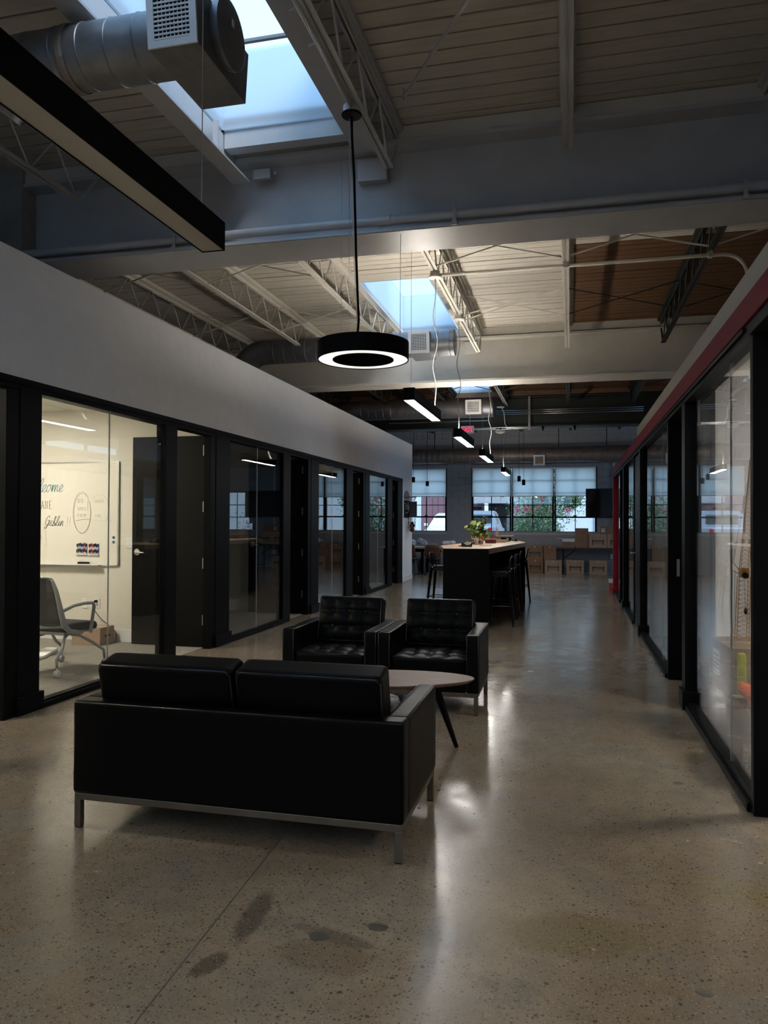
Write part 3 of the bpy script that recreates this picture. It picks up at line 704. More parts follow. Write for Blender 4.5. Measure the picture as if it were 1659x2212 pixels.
# ================================================================== DUCTS
def duct_run(y, z, rad, xa, xb, boxhalf, gx0, gx1, m, lab, elbow=True, gz0=-.19, gz1=.12):
    r = thing('air_duct', (xb, y, z-rad), lab, 'duct')
    P = MB(); T = Matrix.Translation((0, y, z)) @ Matrix.Rotation(PI/2, 4, 'Y')
    prof = []; x = xa
    prof = [(rad, xa)]
    k = xa+.18
    while k < xb-.05: prof += [(rad, k-.005), (rad+.004, k), (rad, k+.005)]; k += .17
    prof += [(rad, xb-.02)]
    P.lathe(prof, 40, T, cap=False); P.build('duct_pipe', m, r, world=True, smooth=True, sharp=.28)
    E = MB(); E.lathe([(rad-.02, xb-.035), (rad+.006, xb-.02), (rad+.006, xb), (rad-.012, xb+.006), (.001, xb+.003)], 28, T, cap=False); E.build('end_cap', m, r, world=True, smooth=True, sharp=.5)
    if elbow:
        q = MB(); pts = [(xa+.01, y, z)]; n = 6
        for i in range(1, n+1):
            t = PI/3*i/n; pts.append((xa - 2*rad*1.1*math.sin(t), y + .0, z - 2*rad*1.1*(1-math.cos(t))))
        q.path(pts, rad+.004, 20); q.build('duct_elbow', m, r, world=True, smooth=True, sharp=.4)
    # take-off box straddling the pipe, one grille each side
    bz, tz, h = z+gz0, z+gz1, boxhalf
    B = MB(); yb0, yb1 = y-h, y+h; sl = .035
    v = [(gx0, yb0, bz), (gx1, yb0, bz), (gx1, yb1, bz), (gx0, yb1, bz), (gx0, yb0-sl, tz), (gx1, yb0-sl, tz), (gx1, yb1+sl, tz), (gx0, yb1+sl, tz)]
    b = len(B.v); B.v += v; B.f += [(b,b+3,b+2,b+1),(b+4,b+5,b+6,b+7),(b,b+1,b+5,b+4),(b+1,b+2,b+6,b+5),(b+2,b+3,b+7,b+6),(b+3,b,b+4,b+7)]
    B.build('take_off_box', m, r, world=True)
    for sg, yy in ((-1, yb0),):
        w = gx1-gx0; hh = tz-bz; th = math.atan2(sl, hh)
        T = Matrix.Translation((gx0, yy-.004, bz)) @ Matrix.Rotation(th, 4, 'X')
        fr_ = MB(); e = w*.14; L = math.hypot(hh, sl)
        for a in ((0, w, 0, e*.9), (0, w, L-e*.9, L), (0, e, e*.9, L-e*.9), (w-e, w, e*.9, L-e*.9)): fr_.box(a[0], a[1], -.012, 0, a[2], a[3], T)
        g = fr_.build('grille_frame', white_metal, r, world=True)
        MB().box(e, w-e, -.002, -.001, e*.9, L-e*.9, T).build('grille_backing', black_matte, g, world=True)
        n = 11; pit = (L-1.8*e)/n
        for k in range(n):
            z0 = e*.9 + pit*(k+.15); MB().box(e, w-e, -.010, -.004, z0, z0+pit*.42, T).build('louver', white_metal, g, world=True)
        vb = MB(); nv = 9
        for k in range(1, nv): vx = e + (w-2*e)*k/nv; vb.box(vx-.0025, vx+.0025, -.005, -.003, e*.9, L-e*.9, T)
        vb.build('vertical_vane', white_metal, g, world=True)
    return r
d1 = duct_run(3.68, 4.03, .168, -2.93, -1.746, .28, -2.06, -1.79, galv, 'large galvanised air duct with grille crossing the near skylight', True, -.21, .09)
MB().cbox((-1.738, 3.68, 4.09), (.003, .027, .04)).build('cap_sticker', white_metal, d1, world=True)
MB().lathe([(.172, -2.72), (.176, -2.70), (.176, -2.68), (.172, -2.66)], 28, Matrix.Translation((0, 3.68, 4.03)) @ Matrix.Rotation(PI/2, 4, 'Y'), cap=False).build('strap_band', galv_dark, d1, world=True)
duct_run(11.0, 4.085, .187, -4.6, -1.64, .26, -2.28, -1.97, galv, 'galvanised air duct with grille behind the ring lamp')
duct_run(16.6, 3.975, .22, -4.75, -1.63, .30, -2.20, -1.86, galv, 'galvanised air duct with grille under the dark far roof beam')
# wall duct
r = thing('wall_duct', (-2, 22.4, 3.2), 'dull brown-grey spiral duct along the top of the far wall', 'duct')
P = MB(); T = Matrix.Translation((0, 22.42, 3.42)) @ Matrix.Rotation(PI/2, 4, 'Y'); prof = [(.222, -7.5)]; k = -7.3
while k < .5: prof += [(.222, k-.008), (.229, k), (.222, k+.008)]; k += .17
prof += [(.222, .55), (.240, .62), (.240, 4.5)]
P.lathe(prof, 24, T); P.build('duct_pipe', galv_dark, r, world=True, smooth=True, sharp=.7)
fr_ = MB(); fr_.box(-1.03, -.70, 22.08, 22.3, 3.09, 3.40); fr_.build('take_off_box', galv_dark, r, world=True)
g = MB(); 
for a in ((-1.02,-.71,3.10,3.14),(-1.02,-.71,3.35,3.39),(-1.02,-.98,3.14,3.35),(-.75,-.71,3.14,3.35)): g.box(a[0], a[1], 22.065, 22.08, a[2], a[3])
g = g.build('grille_frame', white_metal, r, world=True)
l = MB()
for k in range(8): l.box(-.98, -.75, 22.07, 22.078, 3.145+k*.026, 3.157+k*.026)
l.build('louver', galv_dark, g, world=True)
for x in (-3.95, -3.4, -.33, 1.0):
    MB().path([(x, 22.42, 3.6), (x, 22.42, 4.55)], .012, 6).build('hanger_rod', black_matte, r, world=True)

# conduits on the dark beam, strut
r = thing('conduit_bank', (0, 17.96, 3.99), 'three parallel steel conduits running along the dark far beam', 'conduit')
for z in (3.99, 4.035, 4.08): MB().path([(-1.7, 17.95, z), (1.6, 17.95, z)], .011, 8).build('conduit', steel, r, world=True, smooth=True)
s = MB().box(-.955, -.91, 17.965, 17.985, 3.62, 4.40).build('slotted_strut', steel, r, world=True)
q = MB()
for k in range(14): q.box(-.94, -.925, 17.96, 17.964, 3.66+k*.053, 3.685+k*.053)
q.build('strut_slot', black_matte, s, world=True)
MB().path([(-4.3, 17.97, 3.86), (-1.9, 17.97, 3.86)], .012, 8).build('conduit', steel, r, world=True)
# small clamps under the dark beam
for x, lab in ((-.62, 'small black clamp under the dark far beam, left one'), (.1, 'small black clamp under the dark far beam, right one')):
    o = MB().box(x-.03, x+.03, 17.99, 18.05, 3.655, 3.70).prism([(x-.02, 18.0), (x+.02, 18.0), (x+.012, 18.04), (x-.012, 18.04)], 3.60, 3.66).build('beam_clamp', black_matte)
    tagp(o, lab, 'clamp')

# conduit in the middle bay with junction canopies
r = thing('ceiling_conduit', (-1.4, 7.96, 4.05), 'cream conduit crossing the middle bay and bending down at the right', 'conduit')
pts = [(-1.38, 7.96, 4.085), (1.30, 7.96, 4.085), (1.45, 7.965, 4.085)] + [(1.45+.22*math.sin(t), 7.97, 4.085-.22*(1-math.cos(t))) for t in [PI/2*k/6 for k in range(1, 7)]] + [(1.67, 7.97, 2.75)]
MB().path(pts, .018, 10).build('conduit', cream_steel, r, world=True, smooth=True)
for x in (-.05, 1.33): MB().box(x-.02, x+.02, 7.93, 7.99, 4.06, 4.13).build('conduit_clamp', cream_steel, r, world=True)
r = thing('ceiling_conduit', (-1.4, 10.0, 4.05), 'thin cream conduit slanting across the middle bay beside the skylight', 'conduit')
MB().path([(-1.40, 9.72, 4.10), (-1.2, 9.72, 4.16), (-.05, 9.1, 4.2)], .009, 8).build('conduit', cream_steel, r, world=True)

# ================================================================== LAMPS
lens = emit('white_lamp_lens', (1.0, .96, .90), L_LINEAR); uplens = emit('lamp_uplight_lens', (1.0, .93, .82), L_UP)
lens_off = mat('unlit_opal_lens', (.42, .40, .36), .5)
def linear_lamp(y0, y1, lab, on=True, grp='linear pendant lamps down the middle of the hall'):
    xa, xb, z0, z1 = -1.663, -1.549, 2.70, 2.83
    r = thing('pendant_lamp', ((xa+xb)/2, (y0+y1)/2, z0), lab, 'lamp', grp)
    h = MB(); t = .004
    h.box(xa, xa+t, y0, y1, z0, z1); h.box(xb-t, xb, y0, y1, z0, z1); h.box(xa, xb, y0, y0+t, z0, z1); h.box(xa, xb, y1-t, y1, z0, z1)
    h.build('housing', black_matte, r, world=True)
    MB().box(xa+t, xb-t, y0+t, y1-t, z0+.004, z0+.012).build('diffuser', lens if on else lens_off, r, world=True)
    MB().box(xa+t, xb-t, y0+t, y1-t, z1-.012, z1-.004).build('top_lens', uplens if on else black_matte, r, world=True)
    xm = (xa+xb)/2
    for y in (y0+.12, y1-.12):
        MB().path([(xm, y, z1), (xm, y, 4.365 if y < 5.8 else 4.558)], .0022, 5).build('suspension_wire', steel, r, world=True)
        MB().lathe([(.006, z1-.002), (.006, z1+.03), (.002, z1+.035)], 8, Matrix.Translation((xm, y, 0))).build('wire_grip', steel, r, world=True)
    return r
def cord_pts(x0, y0, z0, x1, y1, z1, w=.05, n=16, seed=0):
    rnd = random.Random(seed); ph = rnd.random()*6
    return [(x0+(x1-x0)*k/n + w*math.sin(ph+k*.9)*math.sin(PI*k/n)*.5, y0+(y1-y0)*k/n, z0+(z1-z0)*k/n) for k in range(n+1)]
linear_lamp(-.9, 3.21, 'long black pendant lamp bar, unlit, at the upper left', False)
l1 = linear_lamp(7.58, 9.24, 'lit linear pendant lamp right behind the ring lamp')
l2 = linear_lamp(11.02, 12.57, 'lit linear pendant lamp in front of the exit sign')
l3 = linear_lamp(14.2, 15.85, 'lit linear pendant lamp third from the ring lamp')
l4 = linear_lamp(18.83, 20.39, 'lit linear pendant lamp farthest away, before the roller shade')
cordm = mat('pale_lamp_cord', (.22, .21, .19), .5)
for r, y, x0, y0 in ((l1, 9.1, -1.405, 7.97), (l2, 11.12, -1.40, 9.7), (l3, 15.7, -1.5, 14.5), (l4, 18.95, -1.62, 18.62)):
    MB().path(cord_pts(x0, y0, 4.07, -1.60, y, 2.83, .06, 18, int(y*10)), .005, 6).build('power_cord', cordm, r, world=True, smooth=True)
    MB().lathe([(.001, 4.055), (.072, 4.06), (.075, 4.07), (.055, 4.085), (.052, 4.135), (.001, 4.135)], 20, Matrix.Translation((x0, y0, 0))).build('canopy', cream_steel, r, world=True, smooth=True, sharp=.5)
# ring lamp
ringlens = emit('ring_lamp_lens', (1.0, .90, .80), L_RING)
rl = thing('ring_pendant_lamp', (-1.555, 5.64, 2.70), 'large black ring pendant lamp glowing underneath', 'lamp')
T = Matrix.Translation((-1.555, 5.64, 2.70))
MB().lathe([(.352, 0), (.352, .135), (.228, .135), (.228, 0), (.236, 0), (.236, .125), (.344, .125), (.344, 0), (.352, 0)], 72, T, cap=False).build('ring_housing', black_matte, rl, world=True, smooth=True, sharp=.5)
MB().lathe([(.344, .006), (.344, .014), (.236, .014), (.236, .006), (.344, .006)], 72, T, cap=False).build('ring_diffuser', ringlens, rl, world=True)
for a in (.4, 2.5, 4.6):
    MB().path([(-1.555+.29*math.cos(a), 5.64+.29*math.sin(a), 2.835), (-1.555+.29*math.cos(a), 5.64+.29*math.sin(a), 4.365 if a > 4 else 4.42)], .0018, 5).build('suspension_wire', steel, rl, world=True)
MB().path([(-1.37, 4.66, 4.07), (-1.378, 4.70, 3.95), (-1.405, 4.85, 3.75), (-1.46, 5.1, 3.3), (-1.53, 5.42, 2.95), (-1.55, 5.45, 2.83)], .0085, 8).build('power_cord', black_matte, rl, world=True, smooth=True)
MB().path([(-1.385, 4.67, 4.07), (-1.41, 4.75, 3.85), (-1.475, 5.1, 3.3), (-1.545, 5.42, 2.95)], .003, 6).build('suspension_wire', steel, rl, world=True)
MB().lathe([(.001, 4.06), (.062, 4.062), (.066, 4.07), (.062, 4.078)], 28, Matrix.Translation((-1.37, 4.66, 0))).build('canopy', black_matte, rl, world=True, smooth=True, sharp=.5)
MB().lathe([(.052, 4.078), (.054, 4.125), (.045, 4.135), (.001, 4.135)], 28, Matrix.Translation((-1.37, 4.66, 0))).build('canopy_box', grey_steel, rl, world=True, smooth=True, sharp=.5)
r = thing('ceiling_conduit', (-1.36, 4.2, 4.1), 'pale conduit running along the near skylight to the ring lamp canopy', 'conduit')
MB().path([(-1.36, 4.6, 4.10), (-1.37, 3.6, 4.12), (-1.36, 2.2, 4.12), (-1.36, 0, 4.12)], .014, 8).build('conduit', grey_steel, r, world=True, smooth=True)
for y in (4.0, 3.7): MB().path([(-1.43, y, 4.12), (-1.36, y, 4.145), (-1.31, y, 4.15)], .006, 6).build('conduit_strap', grey_steel, r, world=True)
# little black cylinder pendants near the windows
cyl = [(-3.79, 18.5, 2.447, 2.58), (-3.44, 18.5, 2.352, 2.475), (-1.20, 18.5, 2.447, 2.58), (-1.09, 18.5, 2.357, 2.49)]
for (x, y, z0, z1), lab in zip(cyl, ['small black cylinder pendant, far left beside the white wall end', 'small black cylinder pendant before the leftmost roller shade', 'higher black cylinder pendant of the pair before the middle shade', 'lower black cylinder pendant of the pair before the middle shade']):
    r = thing('cylinder_pendant', (x, y, z0), lab, 'lamp', 'small black cylinder pendants')
    MB().lathe([(.038, z0), (.040, z0+.01), (.040, z1-.008), (.034, z1), (.001, z1)], 18, Matrix.Translation((x, y, 0))).build('shade', black_matte, r, world=True, smooth=True, sharp=.5)
    MB().path([(x, y, z1), (x, y, 4.5)], .005, 6).build('cord', black_matte, r, world=True)
# exit sign and emergency lights
r = thing('exit_sign', (-2.37, 17.9, 3.55), 'small illuminated red and white exit sign under the far duct', 'sign')
plate = mat('translucent_sign_plate', (.45, .45, .47), .4)
P = MB(); P.rbox((-2.375, 17.9, 3.65), (.33, .03, .19), .03, 3, rn=3); P.build('sign_plate', plate, r, world=True)
tm = text_mesh('EXIT', .165, .001, bold=.004); tm.materials.append(emit('red_exit_letters', (1.0, .03, .09), 1.1))
t = inst('lettering', tm, r, (-.005, -.018, .10), (PI/2, 0, 0), (.86, 1, 1))
MB().path([(-2.21, 17.9, 3.65), (-1.3, 17.9, 3.65)], .010, 8).build('conduit_arm', white_metal, r, world=True)
r = thing('emergency_light', (-1.58, 17.7, 3.5), 'cream oval emergency light hanging on conduit before the dark beam', 'lamp')
lm = mat('opal_emergency_lens', (.80, .76, .66), .35)
MB().sphere((-1.58, 17.75, 3.57), .12, 24, 12, (1, .5, .38)).build('oval_lens', lm, r, world=True, smooth=True)
MB().path([(-1.58, 17.8, 3.6), (-1.58, 17.85, 3.66)], .02, 8).box(-1.70, -1.46, 17.80, 17.88, 3.64, 3.66).build('mount', black_matte, r, world=True)
MB().path([(-1.42, 17.8, 3.66), (-1.48, 17.8, 3.75), (-1.50, 17.8, 4.0), (-1.56, 17.8, 4.15)], .011, 8).build('flexible_conduit', white_metal, r, world=True, smooth=True)
MB().lathe([(.001, 4.13), (.09, 4.135), (.09, 4.15), (.001, 4.16)], 20, Matrix.Translation((-1.58, 17.8, 0))).build('canopy', white_metal, r, world=True)

# room lamps (lit rooms behind the left fronts)
roomlens = emit('warm_room_lamp_lens', (1.0, .91, .74), L_ROOM); dimlens = emit('dim_room_lamp_lens', (1.0, .86, .62), L_DIM)
for (y, x, m, lab) in ((6.5, -6.1, roomlens, 'recessed square ceiling lamp of the whiteboard room'), (3.0, -5.6, roomlens, 'recessed square ceiling lamp of the nearest left room'),
                    (13.0, -5.8, dimlens, 'dim recessed ceiling lamp of the third left room'), (16.2, -5.8, dimlens, 'dim recessed ceiling lamp of the last left room'), (5.0, 2.6, emit('near_room_lamp_lens', (1, .92, .80), L_NEAR), 'dim recessed ceiling lamp of the near right room')):
    zc = 2.80 if x < 0 else 2.73
    r = thing('recessed_lamp', (x, y, zc-.02), lab, 'lamp')
    MB().box(x-.3, x+.3, y-.3, y+.3, zc-.006, zc).build('lamp_frame', white_metal, r, world=True)
    MB().box(x-.27, x+.27, y-.27, y+.27, zc-.012, zc-.007).build('diffuser', m, r, world=True)
# unseen fill lamp bars, added over and behind the camera to brighten the hall
def fill_lamp(x, y0, y1, z, lab):
    r = thing('pendant_lamp', (x, (y0+y1)/2, z), lab, 'lamp')
    MB().box(x-.09, x-.086, y0, y1, z, z+.10).box(x+.086, x+.09, y0, y1, z, z+.10).box(x-.086, x+.086, y0, y0+.004, z, z+.10).box(x-.086, x+.086, y1-.004, y1, z, z+.10).build('housing', black_matte, r, world=True)
    MB().box(x-.086, x+.086, y0+.004, y1-.004, z+.004, z+.010).build('diffuser', fill_lens, r, world=True)
    MB().box(x-.086, x+.086, y0+.004, y1-.004, z+.090, z+.096).build('top_lens', fill_up_lens, r, world=True)
    for y in (y0+.2, y1-.2): MB().path([(x, y, z+.1), (x, y, 4.5)], .0025, 5).build('suspension_wire', steel, r, world=True)
fill_lens = emit('fill_lamp_lens', (1, .90, .76), L_FILL); fill_up_lens = emit('fill_lamp_up_lens', (1, .9, .78), L_FILL_UP)
fill_lamp(.1, -.6, 1.3, 3.1, 'unseen fill lamp bar added above the camera, right of the unlit bar')
fill_lamp(-3.2, -2.2, -.3, 3.1, 'unseen fill lamp bar added behind the camera, by the left glass fronts')
# ================================================================== SEATING
def lounge(W_, nseat, name, loc, rot, label, cat, group=None):
    """leather lounge seat; local +Y is its front, origin on the floor at the centre"""
    D = .80; aw = .098; zb, za = .165, .600; seat_z = .415
    r = thing(name, loc, label, cat, group, rot)
    hw, hd = W_/2, D/2
    def soft(amt=.004, sc=7):
        return lambda q, p: q + Vector((0,0,1))*0 + Vector(q).normalized()*amt*noise.noise(Vector(q)*sc)
    MB().rbox((0, -hd+.055, (zb+za)/2), (W_, .11, za-zb), .016, 10, fn=soft(.003)).build('back_panel', leather, r, smooth=True)
    for s in (-1, 1):
        A = MB().rbox((s*(hw-aw/2), .05, (zb+za)/2), (aw, D-.10, za-zb), .016, 10, fn=soft(.004)).build('arm', leather, r, smooth=True)
        x0, x1 = s*(hw-.006), s*(hw-aw+.006)
        for x in (x0, x1):
            MB().path([(x, -hd+.11 if x == x1 else -hd+.012, za-.006), (x, hd-.012, za-.006), (x, hd-.004, za-.016), (x, hd-.004, zb+.01)], .0042, 6).build('piping', leather_seam, A, smooth=True)
    MB().path([(-hw+.01, -hd+.004, za-.008), (hw-.01, -hd+.004, za-.008)], .0042, 6).build('piping', leather_seam, bpy.data.objects[r.children[0].name] if r.children else r, smooth=True)
    MB().rbox((0, .05, (zb+.285)/2), (W_-2*aw, D-.12, .285-zb), .012, 6).build('seat_base', leather, r, smooth=True)
    cw = (W_-2*aw)/nseat
    nt = 4 if nseat == 1 else 4
    def tuft(w, h, nx, ny, depth, axis):
        # buttons on an nx x ny grid, seams through them
        bx_ = [w*(i+1)/(nx+1)-w/2 for i in range(nx)]; by_ = [h*(j+1)/(ny+1)-h/2 for j in range(ny)]
        def f(q, p):
            if axis == 'z':
                if p[2] <= 0: return q
                u, v = q.x, q.y
            else:
                if p[1] <= 0: return q
                u, v = q.x, q.z
            edge = min(1, max(0, (w/2-abs(u))/.04))*min(1, max(0, (h/2-abs(v))/.04))
            crown = .022*math.cos(PI*u/w)*math.cos(PI*v/h)
            d = 0
            for a in bx_: d = max(d, .5*math.exp(-((u-a)/.010)**2))
            for b in by_: d = max(d, .5*math.exp(-((v-b)/.010)**2))
            for a in bx_:
                for b in by_: d = max(d, 1.5*math.exp(-(((u-a)**2+(v-b)**2)/.028**2)))
            puff = 0
            fx = (u+w/2)/(w/(nx+1)); fy = (v+h/2)/(h/(ny+1))
            puff = .010*abs(math.sin(PI*fx))*abs(math.sin(PI*fy)) + .004*noise.noise(Vector((u*14, v*14, 2)))
            dd = (crown + puff - depth*d)*edge
            return q + (Vector((0,0,dd)) if axis == 'z' else Vector((0,dd,0)))
        return f, bx_, by_
    for k in range(nseat):
        cx = -(W_-2*aw)/2 + cw*(k+.5)
        sd = D-.26
        f, bx_, by_ = tuft(cw-.01, sd, 3, 3, .011, 'z')
        cu = MB().rbox((cx, hd-.02-sd/2, .35), (cw-.008, sd, .13), .022, 30, fn=f).build('seat_cushion', leather, r, smooth=True)
        x0, x1, y0, y1 = cx-cw/2+.010, cx+cw/2-.010, hd-.02-sd+.01, hd-.026
        for z in (seat_z-.006, .292): MB().path([(x0, y0, z), (x0, y1, z), (x1, y1, z), (x1, y0, z)], .004, 6, closed=True).build('piping', leather_seam, cu, smooth=True)
        for a in bx_:
            for b in by_: MB().sphere((cx+a, hd-.02-sd/2+b, seat_z+.004), .010, 10, 6, (1,1,.5)).build('button', leather_seam, cu, smooth=True)
        # back cushion, leaning
        ch = .395; ct = .155
        f, bx_, by_ = tuft(cw-.01, ch, 3, 2, .012, 'y')
        T = Matrix.Translation((cx, -hd+.195, seat_z-.005)) @ Matrix.Rotation(.24, 4, 'X')
        bc = MB().rbox((0, 0, ch/2), (cw-.012, ct, ch), .026, 26, T=T, fn=lambda q, p: f(q, p) if p[1] > 0 else Vector((q.x, q.y-.012*math.cos(PI*q.x/cw)*math.cos(PI*q.z/ch), q.z)))
        bc = bc.build('back_cushion', leather, r, smooth=True)
        for yy in (ct/2-.006, -ct/2+.006):
            e = .010; hw2 = (cw-.012)/2-e
            loop = [(-hw2+.02, yy, e), (hw2-.02, yy, e), (hw2, yy, e+.02), (hw2, yy, ch-e-.02), (hw2-.02, yy, ch-e), (-hw2+.02, yy, ch-e), (-hw2, yy, ch-e-.02), (-hw2, yy, e+.02)]
            MB().path([tuple(T @ Vector(p)) for p in loop], .0045, 6, closed=True).build('piping', leather_seam, bc, smooth=True)
        for a in bx_:
            for b in by_: MB().sphere(tuple(T @ Vector((a, ct/2+.006, ch/2+b))), .011, 10, 6, (1,.6,1)).build('button', leather_seam, bc, smooth=True)
    # steel frame
    t = .032
    MB().box(-hw+.008, hw-.008, -hd+.008, -hd+.008+t*.6, zb-t, zb).build('steel_rail', chrome, r, bevel=.002); MB().box(-hw+.008, hw-.008, hd-.008-t*.6, hd-.008, zb-t, zb).build('steel_rail', chrome, r, bevel=.002)
    MB().box(-hw+.008, -hw+.008+t*.6, -hd+.027, hd-.027, zb-t, zb).build('steel_rail', chrome, r, bevel=.002)
    MB().box(hw-.008-t*.6, hw-.008, -hd+.027, hd-.027, zb-t, zb).build('steel_rail', chrome, r, bevel=.002)
    for sx in (-1, 1):
        for sy in (-1, 1):
            a, b = sorted((sx*(hw-.008), sx*(hw-.008-t))); c, d = sorted((sy*(hd-.008), sy*(hd-.008-t)))
            MB().box(a, b, c, d, .004, zb-t).build('leg', chrome, r, bevel=.002)
            MB().box(a+.002, b-.002, c+.002, d-.002, 0, .004).build('foot_pad', black_matte, r)
    return r
sofa = lounge(1.605, 2, 'sofa', (-1.487, 3.555, 0), 0.0, 'black leather two-seat sofa seen from behind, on a steel frame', 'sofa')
lounge(.775, 1, 'armchair', (-1.846, 6.105, 0), PI, 'black buttoned leather armchair on the left of the pair', 'armchair', 'black leather armchairs facing the sofa')
lounge(.782, 1, 'armchair', (-1.060, 6.105, 0), PI+.012, 'black buttoned leather armchair on the right of the pair, before the tall table', 'armchair', 'black leather armchairs facing the sofa')
# patterned pillow corner on the sofa seat
pm = mat('grey_white_woven_pillow', (.05, .05, .055), .8, col2=(.62, .62, .64), vscale=60, stretch=(1, 1, 1))
T = Matrix.Translation((-.99, 3.70, .515)) @ Matrix.Rotation(.45, 4, 'Z') @ Matrix.Rotation(-.35, 4, 'X')
o = MB().rbox((0, 0, 0), (.34, .10, .13), .045, 6, T=T).build('throw_pillow', pm, smooth=True); tagp(o, 'grey and white patterned pillow on the sofa seat by the right arm', 'pillow')

# coffee table
ct = thing('coffee_table', (-1.15, 4.86, 0), 'walnut coffee table with rounded corners and black splayed legs', 'table')
poly = []
tri = [(-.90, 4.74, .22), (-1.78, 4.62, .22), (-1.42, 5.12, .20)]
cxm = sum(p[0] for p in tri)/3; cym = sum(p[1] for p in tri)/3
N = 72
for k in range(N):
    t = 2*PI*k/N; a = .50 + .045*math.cos(3*(t-.25)) + .06*math.cos(t-.2); poly.append((-1.20 + a*math.cos(t)*1.0, 4.80 + (.30+.03*math.cos(2*t))*math.sin(t) + .10*math.cos(t)*.9))
def tprof(poly, z0, z1, ins):
    m = MB(); n = len(poly); cx_ = sum(p[0] for p in poly)/n; cy_ = sum(p[1] for p in poly)/n
    def ring(sc, z): return [(cx_+(x-cx_)*sc, cy_+(y-cy_)*sc, z) for x, y in poly]
    R = [ring(1-ins, z0), ring(1-.006, z1-.010), ring(1, z1-.006), ring(1, z1-.002), ring(.997, z1)]
    for q in R: m.v += q
    for i in range(len(R)-1):
        for k in range(n): k2 = (k+1) % n; m.f.append((i*n+k, i*n+k2, (i+1)*n+k2, (i+1)*n+k))
    m.f.append(tuple(reversed(range(n)))); m.f.append(tuple((len(R)-1)*n+k for k in range(n)))
    return m
tprof(poly, .418, .442, .05).build('tabletop', walnut, ct, world=True, smooth=True, sharp=.4)
for (x0, y0, x1, y1) in ((-.86, 4.84, -.712, 4.895), (-1.55, 4.70, -1.67, 4.60), (-1.45, 4.98, -1.52, 5.12)):
    L = MB(); L.path([(x0, y0, .418), (x0+(x1-x0)*.25, y0+(y1-y0)*.25, .33), (x1, y1, .0)], [.030, .026, .013], 8); L.build('leg', black_matte, ct, world=True, smooth=True, sharp=.6)

# ================================================================== ROOM 1 CONTENT
YW = 8.12
wb = thing('whiteboard', (-6.1, YW-.03, .92), 'white marker board with handwriting on the wall of the lit room', 'whiteboard')
MB().box(-6.95, -5.285, YW-.022, YW-.002, .93, 2.16).build('board_surface', wboard, wb, world=True)
f = MB(); f.box(-6.96, -5.27, YW-.026, YW-.001, 2.155, 2.172); f.build('frame_rail', steel, wb, world=True)
MB().box(-5.287, -5.27, YW-.026, YW-.001, .92, 2.155).build('frame_rail', steel, wb, world=True)
MB().box(-6.96, -5.27, YW-.026, YW-.001, .915, .932).build('frame_rail', white_metal, wb, world=True)
MB().box(-6.9, -5.50, YW-.085, YW-.026, .918, .926).box(-6.9, -5.50, YW-.088, YW-.084, .918, .934).build('pen_tray', white_metal, wb, world=True)
PX = 1640.0/8.9
def stroke(pts, m, r=.0022, nm='handwriting'): MB().path([(x, YW-.0235, z) for x, z in pts], r, 5).build(nm, m, wb, world=True)
def arc(cx, cz, rx_, rz_, a0, a1, n=12): return [(cx+rx_*math.cos(a0+(a1-a0)*k/n), cz+rz_*math.sin(a0+(a1-a0)*k/n)) for k in range(n+1)]
def cursive(s, x, z, h, m, slant=.25, r=.0022):
    """simple joined-up script, one stroke per word"""
    G = {'l': [(0,0),(.25,.5),(.5,1.5),(.38,1.9),(.2,1.5),(.2,.4),(.35,0),(.6,.1)], 'c': [(.1,.1),(.5,.85),(.35,1.0),(.1,.8),(.02,.35),(.25,0),(.6,.15)],
         'o': [(.05,.4),(.15,.85),(.4,1),(.6,.7),(.5,.2),(.25,0),(.05,.35),(.2,.85),(.5,.95),(.8,.85)], 'm': [(0,.2),(.1,1),(.12,0),(.3,.85),(.42,.95),(.48,.7),(.5,0),(.66,.85),(.8,.95),(.86,.6),(.9,.1),(1.1,.15)],
         'e': [(0,.2),(.3,.45),(.5,.75),(.35,1),(.12,.75),(.08,.3),(.3,0),(.65,.25)], 'w': [(0,.9),(.1,.2),(.3,0),(.45,.9),(.5,.2),(.7,0),(.85,.9),(1.0,.8)], 'W': [(0,1.8),(.2,0),(.5,1.4),(.8,0),(1.1,1.8),(1.2,1.7)],
         'b': [(0,0),(.25,.6),(.4,1.6),(.25,1.8),(.15,1.2),(.15,.1),(.4,0),(.55,.4),(.35,.7),(.2,.5),(.6,.5)], 'i': [(0,.1),(.15,.9),(.15,.1),(.4,.1)], 'n': [(0,.1),(.1,.9),(.12,0),(.3,.8),(.45,.85),(.5,.1),(.7,.1)],
         'G': [(.7,1.5),(.5,1.9),(.2,1.6),(.05,.9),(.2,.3),(.5,.2),(.7,.5),(.75,1.0),(.4,.95),(.85,1.0),(.7,.1),(.4,-.5),(.1,-.4),(.5,.0),(.95,.2)], 'r': [(0,.1),(.15,.9),(.35,.75),(.4,.8),(.4,.2),(.7,.1)]}
    out = []
    for ch in s:
        g = G[ch]
        for u, v in g: out.append((x+(u+slant*v)*h, z+v*h))
        x += (max(p[0] for p in g)+.02)*h
    sm = []
    for i in range(len(out)-1):                 # Catmull smoothing
        p0 = out[max(i-1,0)]; p1 = out[i]; p2 = out[i+1]; p3 = out[min(i+2,len(out)-1)]
        for k in range(4):
            t = k/4; sm.append(tuple(.5*((2*b)+(-a+c)*t+(2*a-5*b+4*c-d)*t*t+(-a+3*b-3*c+d)*t**3) for a, b, c, d in zip(p0, p1, p2, p3)))
    sm.append(out[-1]); stroke(sm, m, r); return x
